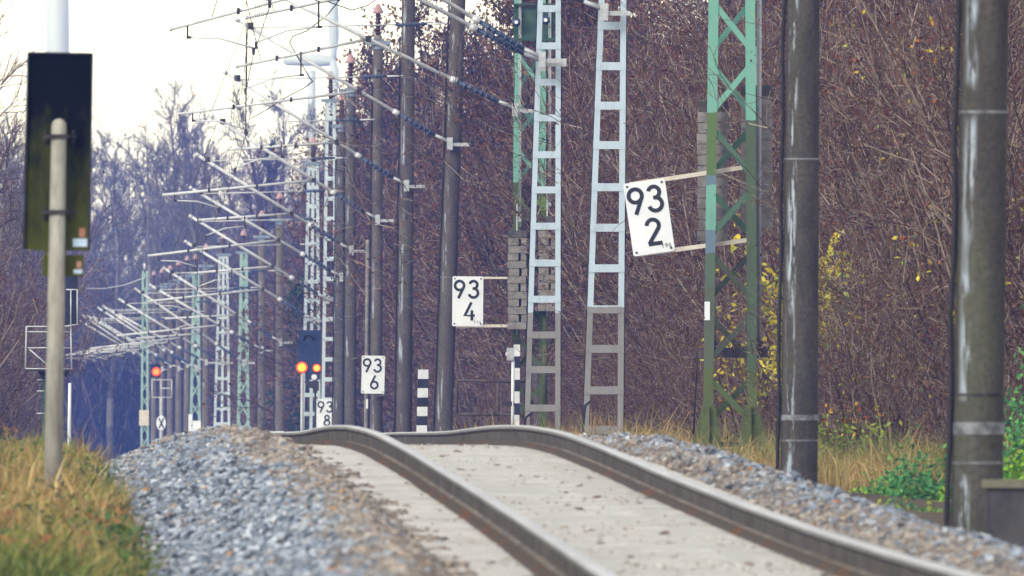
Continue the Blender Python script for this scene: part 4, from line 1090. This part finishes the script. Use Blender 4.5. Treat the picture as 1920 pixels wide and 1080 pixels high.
class Grow:
    def __init__(s, seed): s.r = np.random.default_rng(seed); s.lv = {}
    def branch(s, p, d, L, r0, r1, lev, nseg, wob, up):
        """adds a bent branch; returns its points"""
        pts = [np.array(p, float)]; d = np.array(d, float); d /= np.linalg.norm(d)
        for i in range(nseg):
            d = d + s.r.normal(0, wob, 3) + np.array([0, 0, up]); d /= np.linalg.norm(d)
            pts.append(pts[-1] + d * L / nseg)
            ra, rb = r0 + (r1 - r0) * i / nseg, r0 + (r1 - r0) * (i + 1) / nseg
            s.lv.setdefault(lev, []).append((pts[-2], pts[-1], ra, rb))
        return pts
    def side_dir(s, d, ang):
        d = d / np.linalg.norm(d); v = s.r.normal(0, 1, 3); v -= d * v.dot(d); v /= np.linalg.norm(v)
        return d * math.cos(ang) + v * math.sin(ang)
    def mesh(s, name, levs, pal, sides=3, dim=.35):
        S = [q for l in levs for q in s.lv.get(l, [])]
        c = pal[s.r.integers(0, len(pal), len(S))] * s.r.uniform(1 - dim, 1 + dim, (len(S), 1))
        return seg_mesh(name, [q[0] for q in S], [q[1] for q in S], [q[2] for q in S], [q[3] for q in S], c, sides)
    def at(s, pts, t):
        x = t * (len(pts) - 1); i = min(int(x), len(pts) - 2); return pts[i] + (pts[i+1] - pts[i]) * (x - i), pts[i+1] - pts[i]
def leaf_mesh(name, C, size, col, r, asp=.55):
    n = len(C); R = rand_rot(n, r)
    q = np.array([(-1, 0, 0), (0, -asp, .12), (1, 0, 0), (0, asp, .12)])
    V = np.einsum('nij,kj->nki', R, q) * size[:, None, None] + C[:, None, :]
    f = (np.arange(n) * 4)[:, None] + np.array([[0, 1, 2, 3]])
    return np_mesh(name, V.reshape(-1, 3), f, np.repeat(col, 4, 0))
TW_NEAR = np.array([(.12, .070, .046), (.14, .072, .048), (.055, .036, .025), (.18, .122, .086), (.135, .098, .07), (.36, .295, .225), (.10, .046, .034), (.06, .04, .028), (.25, .20, .152)])
STEM_NEAR = np.array([(.09, .064, .045), (.14, .102, .072), (.06, .042, .03), (.26, .205, .155)])
def shrub_proto(seed, H=6.0, stems=26, tpal=TW_NEAR):
    g = Grow(seed); r = g.r
    tips = []
    for i in range(stems):
        a = r.uniform(0, 2 * np.pi); q = r.uniform(0, .9); tilt = r.uniform(.03, .40)
        d = np.array([math.cos(a) * tilt, math.sin(a) * tilt, 1])
        L = H * r.uniform(.55, 1.05)
        p0 = np.array([math.cos(a) * q, math.sin(a) * q, -.1])
        st = g.branch(p0, d, L, r.uniform(.010, .024), .004, 0, 8, .10, .015)
        for j in range(15):
            t = r.uniform(.06, .98); p, dd = g.at(st, t)
            b = g.branch(p, g.side_dir(dd, r.uniform(.4, 1.0)), L * r.uniform(.12, .30), .0065, .003, 1, 4, .19, .05)
            for k in range(6):
                p2, d2 = g.at(b, r.uniform(.15, 1)); w = g.branch(p2, g.side_dir(d2, r.uniform(.35, 1.0)), r.uniform(.15, .5), .0042, .002, 2, 3, .26, .03)
                tips.append(w[-1])
    tips = np.array(tips)
    stem = g.mesh('stems', [0], STEM_NEAR, 4); tw = g.mesh('twigs', [1, 2], tpal, 3, .45)
    # withered leaves and buds still hanging on
    C = tips[r.integers(0, len(tips), 3200)] + r.normal(0, .06, (3200, 3))
    pal = np.array([(.135, .048, .032), (.09, .036, .026), (.16, .066, .04), (.075, .034, .027)])
    lf = leaf_mesh('withered_leaves', C, r.uniform(.012, .034, 3200), pal[r.integers(0, 4, 3200)] * r.uniform(.6, 1.3, (3200, 1)), r)
    for m, k in ((stem, 'bark'), (tw, 'bark'), (lf, 'leaf')): m.materials.append(M[k])
    return stem, tw, lf, tips
SHR = [shrub_proto(100 + i) for i in range(6)]
rt = random.Random(17)
def arching_proto(seed):
    g = Grow(seed); r = g.r; pal = np.array([(.14, .10, .075), (.22, .17, .13), (.10, .07, .05), (.07, .05, .038)])
    for i in range(11):
        a = r.uniform(0, 2 * np.pi); tilt = r.uniform(.3, .75); L = r.uniform(4.0, 6.6)
        st = g.branch((r.normal(0, .3), r.normal(0, .3), -.1), (math.cos(a) * tilt, math.sin(a) * tilt, 1), L, r.uniform(.018, .034), .005, 0, 14, .15, -.035)
        for j in range(12):
            p, dd = g.at(st, r.uniform(.15, 1)); b = g.branch(p, g.side_dir(dd, r.uniform(.4, .9)), L * r.uniform(.12, .32), .010, .004, 1, 7, .20, -.02)
            for k in range(5):
                p2, d2 = g.at(b, r.uniform(.15, 1)); g.branch(p2, g.side_dir(d2, r.uniform(.35, 1.0)), r.uniform(.2, .7), .0055, .0025, 2, 4, .24, -.01)
    st = g.mesh('stems', [0], pal, 5); tw = g.mesh('twigs', [1, 2], pal, 3, .4)
    st.materials.append(M['bark']); tw.materials.append(M['bark']); return st, tw
def put(name, meshes, loc, sc, rz, label, cat, group, names):
    o = bpy.data.objects.new(name, None); o.empty_display_size = .2; COL.objects.link(o)
    o.location = loc; o.rotation_euler = (0, 0, rz); o.scale = sc
    for nm, me in zip(names, meshes):
        c = bpy.data.objects.new(nm, me); COL.objects.link(c); c.parent = o
    tag(o, label, cat, group); return o
def in_view(x, y, m=80):
    px = 960 + x * F / y; return -m < px < 1920 + m
nsh = 0
for d0 in np.arange(388, 1010, 11.0):
    for ui, u0 in enumerate((7.9, 10.0, 12.6, 15.6)):
        d = d0 + rt.uniform(-5, 5) + ui * 2.0; u = u0 + rt.uniform(-.4, .8)
        x = float(XC(d)) + u
        if not in_view(x, d, 150): continue
        # height that the photograph shows grows with distance along the edge
        need = 1.05 + max(0, d - 430) / 900.0 + ui * .08
        s = need * rt.uniform(.85, 1.15)
        if ui > 1 and rt.random() < .25: continue
        put('thicket_shrub', SHR[rt.randrange(6)][:3], (x, d, float(ground_z(u, d))), (s, s, s), rt.uniform(0, 6.3),
            'bare reddish-brown shrub in the thicket behind the mast row', 'shrub', 'bare shrubs of the thicket', ('stems', 'twigs', 'withered_leaves')); nsh += 1
ARC = [arching_proto(170 + i) for i in range(3)]
for i, d0 in enumerate(np.linspace(402, 720, 26)):
    d = d0 + rt.uniform(-5, 5); u = rt.uniform(10.8, 12.6); x = float(XC(d)) + u
    if not in_view(x, d, 200): continue
    s = rt.uniform(.85, 1.15) * (1 + max(0, d - 430) / 1100)
    put('arching_shrub', ARC[i % 3], (x, d, float(ground_z(u, d))), (s, s, s * 1.05), rt.uniform(0, 6.3), 'shrub with long pale arching branches at the front of the thicket', 'shrub', 'pale arching shrubs', ('stems', 'twigs'))
# low brushwood along the thicket foot
for d0 in np.arange(384, 820, 9.0):
    d = d0 + rt.uniform(-4, 4); u = rt.uniform(6.6, 7.6); x = float(XC(d)) + u
    s = rt.uniform(.34, .55)
    put('brush_shrub', SHR[rt.randrange(6)][:3], (x, d, float(ground_z(u, d))), (s * 1.2, s * 1.2, s), rt.uniform(0, 6.3),
        'low bare brush at the foot of the thicket', 'shrub', 'low brush along the thicket', ('stems', 'twigs', 'withered_leaves'))

# shrubs that kept yellow leaves
YEL = np.array([(.52, .40, .03), (.42, .36, .04), (.55, .45, .06), (.30, .32, .05)])
ORA = np.array([(.50, .22, .03), (.45, .30, .05), (.40, .12, .03)])
LGR = np.array([(.20, .28, .04), (.30, .34, .05), (.14, .22, .04)])
def yellow_shrub(label, d, x, ybot, h, w, nl, pal, seed, size=(.025, .05)):
    r = np.random.default_rng(seed); g = Grow(seed); base = P(x, ybot, d); z0 = base.z; tips = []
    for i in range(14):
        a = r.uniform(0, 6.28); st = g.branch((r.normal(0, .1), r.normal(0, .1), 0), (math.cos(a) * .35, math.sin(a) * .35, 1), h * r.uniform(.7, 1.1), .011, .004, 0, 6, .09, .02)
        for j in range(9):
            p, dd = g.at(st, r.uniform(.2, 1)); b = g.branch(p, g.side_dir(dd, .8), h * r.uniform(.08, .2), .005, .002, 1, 2, .1, .03); tips += [b[-1], b[-2]]
    tips = np.array(tips); C = tips[r.integers(0, len(tips), nl)] + r.normal(0, .06, (nl, 3)); C[:, 0] *= w
    t = root('leafy_shrub', label, 'shrub', base)
    me = g.mesh('stems', [0, 1], STEM_NEAR, 3); me.materials.append(M['bark']); link('stems', me, t)
    lm = leaf_mesh('leaves', C, r.uniform(size[0], size[1], nl), pal[r.integers(0, len(pal), nl)] * r.uniform(.75, 1.2, (nl, 1)), r); lm.materials.append(M['leaf']); link('leaves', lm, t)
yellow_shrub('shrub with bright yellow leaves behind the dark concrete mast', 452, 1492, 815, 2.7, .85, 1400, YEL, 41, (.032, .066))
yellow_shrub('yellow-leaved shrub seen through the foot of the 93/2 lattice mast', 458, 1405, 810, 1.7, 1.0, 320, YEL, 42, (.03, .058))
yellow_shrub('thin shrub with a few yellow-green leaves between the two nearest masts', 408, 1660, 840, 2.6, 1.6, 190, np.concatenate([YEL, LGR]), 43)
yellow_shrub('shrub with yellow and orange leaves at the right edge', 392, 1905, 800, 4.6, 1.0, 420, np.concatenate([YEL, ORA]), 44)
yellow_shrub('low shrub with orange leaves beside the dark concrete mast', 400, 1590, 835, .5, 1.4, 40, ORA, 45)
yellow_shrub('low yellow-green shrub right of the dark concrete mast foot', 396, 1570, 895, .7, 1.5, 420, LGR, 46)

# green plants
def leafy(name, label, cat, d, x, y, w, h, dep, n, pal, seed, size):
    r = np.random.default_rng(seed); base = P(x, y, d)
    C = np.stack([r.normal(0, w / 2.4, n), r.normal(0, dep / 2.4, n), np.abs(r.normal(.4, .3, n)) * h], -1)
    C[:, 2] *= np.clip(1.15 - (np.abs(C[:, 0]) / w) ** 2 * 2.2, .25, 1.2)
    t = root(name, label, cat, base)
    g = Grow(seed)
    for i in range(26):
        q = C[r.integers(0, n)]; g.branch((q[0] * .7, q[1] * .7, -.05), (q[0] * .3, q[1] * .3, max(q[2], .1)), max(q[2], .12), .006, .003, 0, 2, .05, 0)
    me = g.mesh('stems', [0], np.array([(.10, .14, .04), (.14, .16, .05)]), 3); me.materials.append(M['bark']); link('stems', me, t)
    lm = leaf_mesh('leaves', C, r.uniform(size[0], size[1], n), pal[r.integers(0, len(pal), n)] * r.uniform(.7, 1.25, (n, 1)), r, .6); lm.materials.append(M['leaf']); link('leaves', lm, t)
DG = np.array([(.06, .20, .07), (.09, .28, .09), (.05, .15, .06), (.14, .34, .09)])
BG = np.array([(.16, .34, .03), (.24, .42, .03), (.10, .26, .04), (.30, .42, .05)])
leafy('green_plant', 'patch of dark green leafy plants left of the nearest mast', 'plant', 300, 1722, 990, .85, .55, .8, 2400, DG, 51, (.018, .036))
leafy('green_plant', 'low green leaves creeping down to the ballast between the two nearest masts', 'plant', 305, 1655, 960, .6, .28, .8, 1100, np.concatenate([DG, BG]), 56, (.016, .03))
leafy('green_plant', 'creeping green leaves on the slope just behind the right ballast edge', 'plant', 272, 1705, 1012, 1.1, .30, 1.4, 1500, np.concatenate([DG, LGR]), 57, (.014, .028))
leafy('green_plant', 'grass-green low plants at the foot of the nearest mast', 'plant', 290, 1765, 1000, .35, .35, .5, 500, BG, 52, (.015, .03))
leafy('green_bush', 'dark green rounded bush cut by the right edge', 'bush', 330, 1922, 940, .5, 1.15, .6, 1400, DG, 53, (.02, .04))
leafy('green_plant', 'bright yellow-green plants in front of the dark green bush', 'plant', 300, 1908, 945, .36, .46, .6, 600, BG, 54, (.02, .042))

# ------------------------------------------------------------------ trees
TW_FAR = np.array([(.05, .04, .042), (.075, .06, .06), (.04, .032, .033), (.10, .085, .082)])
TW_RED = np.array([(.11, .055, .055), (.15, .08, .075), (.085, .045, .048), (.16, .11, .10)])
TW_GREY = np.array([(.13, .115, .11), (.18, .16, .15), (.10, .088, .085), (.22, .20, .185)])
def tree_proto(seed, H=20.0, spread=.34, leaves=0, lpal=None, fine=1.0, fork=.25, pal=None, ntw=6):
    pal = TW_FAR if pal is None else pal
    g = Grow(seed); r = g.r; tips = []
    tr = g.branch((0, 0, -.3), (r.normal(0, .03), r.normal(0, .03), 1), H * .93, H * .011, H * .0018, 0, 12, .035, .03)
    for i in range(34):
        t = fork + (1 - fork) * (i + r.random()) / 34; p, dd = g.at(tr, t)
        L = H * spread * (1.15 - t * .8) * r.uniform(.7, 1.2)
        b = g.branch(p, g.side_dir(np.array([0, 0, 1.0]), r.uniform(.45, .95)), L, H * .0034 * (1.2 - t), H * .0007, 1, 6, .12, .05)
        for j in range(11):
            p1, d1 = g.at(b, r.uniform(.2, 1)); c = g.branch(p1, g.side_dir(d1, r.uniform(.35, .85)), L * r.uniform(.2, .42), H * .0011, H * .0005, 2, 3, .14, .05)
            for k in range(ntw):
                p2, d2 = g.at(c, r.uniform(.2, 1)); e = g.branch(p2, g.side_dir(d2, r.uniform(.3, .9)), L * r.uniform(.08, .2), H * .0007 * fine, H * .00035 * fine, 3, 2, .16, .04); tips.append(e[-1])
    tips = np.array(tips)
    tk = g.mesh('trunk', [0], pal, 7); cr = g.mesh('crown', [1, 2, 3], pal, 3, .4)
    out = [tk, cr]
    tk.materials.append(M['bark']); cr.materials.append(M['bark'])
    if leaves:
        C = tips[r.integers(0, len(tips), leaves)] + r.normal(0, .18, (leaves, 3))
        lf = leaf_mesh('leaves', C, r.uniform(.045, .10, leaves), lpal[r.integers(0, len(lpal), leaves)] * r.uniform(.7, 1.3, (leaves, 1)), r); lf.materials.append(M['leaf']); out.append(lf)
    return out
BRL = np.array([(.12, .055, .036), (.16, .08, .05), (.085, .04, .03), (.20, .12, .085)])
FAR = [tree_proto(200 + i, 22, (.30, .36, .26, .33, .34, .30)[i], fine=.62, pal=(TW_GREY, TW_GREY, TW_RED, TW_FAR, TW_GREY, TW_RED)[i], ntw=9) for i in range(6)]
LEAFY = [tree_proto(220 + i, 15, .36, 5200, BRL, 1.0, .1) for i in range(3)]
# tall brown-leaved trees filling the space behind the thicket
for d0 in np.arange(560, 1130, 30.0):
    for u0 in (13.0, 17.0, 21.0):
        d = d0 + rt.uniform(-9, 9); u = u0 + rt.uniform(-1.5, 1.5) - max(0, d - 900) * .012; x = float(XC(d)) + u
        if not in_view(x, d, 180): continue
        s = rt.uniform(.8, 1.05) * (.85 if d < 700 else 1)
        put('brown_tree', LEAFY[rt.randrange(3)], (x, d, float(ground_z(u, d))), (s, s, s), rt.uniform(0, 6.3), 'tree with withered brown leaves rising behind the thicket', 'tree', 'brown trees behind the thicket', ('trunk', 'crown', 'leaves'))
# brown trees further along, whose tops end below the top of the picture
for (px, d, ytop) in ((690, 1150, 120), (730, 1120, 150), (770, 1090, 90), (655, 1190, 165), (820, 1040, 60), (620, 1260, 200), (870, 960, 20), (910, 900, -20), (1000, 820, -90), (1080, 760, -110), (1150, 720, -120), (1050, 900, -90), (965, 860, -60), (1120, 840, -90), (1010, 700, -140), (795, 1180, 170), (700, 1300, 190), (760, 1240, 200)):
    zg = float(ground_z(9, d)) - .3; H = zy(ytop, d) - zg; s = H / 14.6; x = (px - 960) * d / F
    put('brown_tree', LEAFY[rt.randrange(3)], (x, d, zg), (s * .85, s * .85, s), rt.uniform(0, 6.3), 'tree with thin reddish leaves rising behind the mast row towards the sky', 'tree', 'reddish trees against the sky', ('trunk', 'crown', 'leaves'))
# the far wood closing the line
sky_line = hermite([-60, 0, 60, 130, 200, 260, 330, 400, 460, 520, 580, 640, 720, 820], [240, 250, 300, 300, 200, 170, 240, 150, 160, 190, 210, 230, 260, 280])
for d0 in (1850, 2100, 2350, 2600, 2850):
    half = 36 * d0 / 2000
    for k in range(11):
        px = -60 + (k + rt.random()) * 82; d = d0 + rt.uniform(-55, 55)
        if px > 880: continue
        x = (px - 960) * d / F; u = x - float(XC(d))
        if -6.5 < u < 5.5 and d < 2050: continue
        zg = float(ground_z(np.clip(u, -50, 50), d)); H = (zy(float(sky_line(px)) + rt.uniform(-15, 150), d) - zg); s = H / 21.0
        put('far_tree', FAR[rt.randrange(6)], (x, d, zg), (s * 1.1, s * 1.1, s), rt.uniform(0, 6.3), 'bare tree of the hazy blue wood closing the line', 'tree', 'bare trees of the far wood', ('trunk', 'crown'))
WOODS = [shrub_proto(150 + i, 6.0, 34, TW_FAR * .7) for i in range(2)]
# undergrowth of the far wood
for d0 in (1900, 2080, 2250, 2420, 2600):
    for k in range(14):
        px = -40 + (k + rt.random()) * 62; d = d0 + rt.uniform(-40, 40); x = (px - 960) * d / F; u = x - float(XC(d))
        if -6.5 < u < 5.5 and d < 2050: continue
        s = rt.uniform(1.5, 2.3)
        put('wood_shrub', WOODS[rt.randrange(2)][:2], (x, d, float(ground_z(np.clip(u, -50, 50), d))), (s * 1.5, s * 1.5, s), rt.uniform(0, 6.3), 'bare undergrowth shrub in the hazy far wood', 'shrub', 'undergrowth of the far wood', ('stems', 'twigs'))
# right-hand side continuing to the wood
for d0 in np.arange(1020, 1600, 24.0):
    for u0 in (8.4, 11.2, 14.5):
        d = d0 + rt.uniform(-8, 8); u = u0 + rt.uniform(-.9, .9); x = float(XC(d)) + u; s = rt.uniform(1.3, 1.9)
        put('line_shrub', SHR[rt.randrange(6)][:3], (x, d, float(ground_z(u, d))), (s, s, s), rt.uniform(0, 6.3), 'hazy bare shrub right of the far masts', 'shrub', 'hazy shrubs along the far masts', ('stems', 'twigs', 'withered_leaves'))
# left-hand thicket, pinkish in the haze
for d0 in np.arange(780, 1500, 26.0):
    for u0 in (-7.2, -9.6, -12.5):
        d = d0 + rt.uniform(-9, 9); u = u0 + rt.uniform(-.8, .8) - max(0, d - 1100) * .004; x = float(XC(d)) + u
        if not in_view(x, d, 160): continue
        s = rt.uniform(1.0, 1.45) + max(0, -u - 8) * .06
        put('left_shrub', SHR[rt.randrange(6)][:3], (x, d, float(ground_z(u, d))), (s, s, s), rt.uniform(0, 6.3), 'bare purple-tinged shrub left of the line', 'shrub', 'bare shrubs left of the line', ('stems', 'twigs', 'withered_leaves'))
for (px, d, ytop) in ((-130, 640, -60), (-20, 1080, 240), (20, 1180, 290), (-5, 1300, 270)):
    x = (px - 960) * d / F; zg = float(ground_z(-12, d)); s = (zy(ytop, d) - zg) / 21
    put('left_tree', FAR[rt.randrange(6)], (x, d, zg), (s, s, s), rt.uniform(0, 6.3), 'bare tree at the left edge with pale branches', 'tree', 'bare trees at the left edge', ('trunk', 'crown'))
# one dark green conifer among the far masts
g = Grow(301); tr = g.branch((0, 0, 0), (0, 0, 1), 6.5, .09, .02, 0, 6, .01, 0); r = g.r; pc = []
for i in range(60):
    t_ = i / 60; p, dd = g.at(tr, .1 + .9 * t_); L = 1.7 * (1 - t_ * .75); b = g.branch(p, g.side_dir(np.array([0, 0, 1.0]), r.uniform(1.0, 1.4)), L, .02, .006, 1, 3, .05, -.02)
    for q in range(40): pc.append(g.at(b, r.uniform(.1, 1))[0] + r.normal(0, .12, 3))
pc = np.array(pc); d = 1200; t = root('conifer', 'dark green conifer behind the pale masts right of centre', 'tree', P(572, 870, d))
me = g.mesh('trunk', [0, 1], TW_FAR, 4); me.materials.append(M['bark']); link('trunk', me, t)
lm = leaf_mesh('crown', pc, r.uniform(.06, .13, len(pc)), np.array([(.02, .06, .035), (.03, .09, .05)])[r.integers(0, 2, len(pc))], r, .4); lm.materials.append(M['leaf']); link('crown', lm, t)

# ------------------------------------------------------------------ haze
hz = bpy.data.materials.new('haze_air'); hz.use_nodes = True
nt = hz.node_tree
for n in list(nt.nodes): nt.nodes.remove(n)
pv = nt.nodes.new('ShaderNodeVolumePrincipled'); ho = nt.nodes.new('ShaderNodeOutputMaterial')
pv.inputs['Color'].default_value = (.11, .25, 1.0, 1)
pv.inputs['Absorption Color'].default_value = (1, 1, 1, 1)
pv.inputs['Density'].default_value = .000148
pv.inputs['Anisotropy'].default_value = 0.0
nt.links.new(pv.outputs[0], ho.inputs['Volume'])
mb = MB(); mb.box((0, 2420, 48), (1800, 5200, 130))
hb = mb.build('haze', hz); tag(hb, 'blue autumn haze along the line', 'haze', kind='stuff')
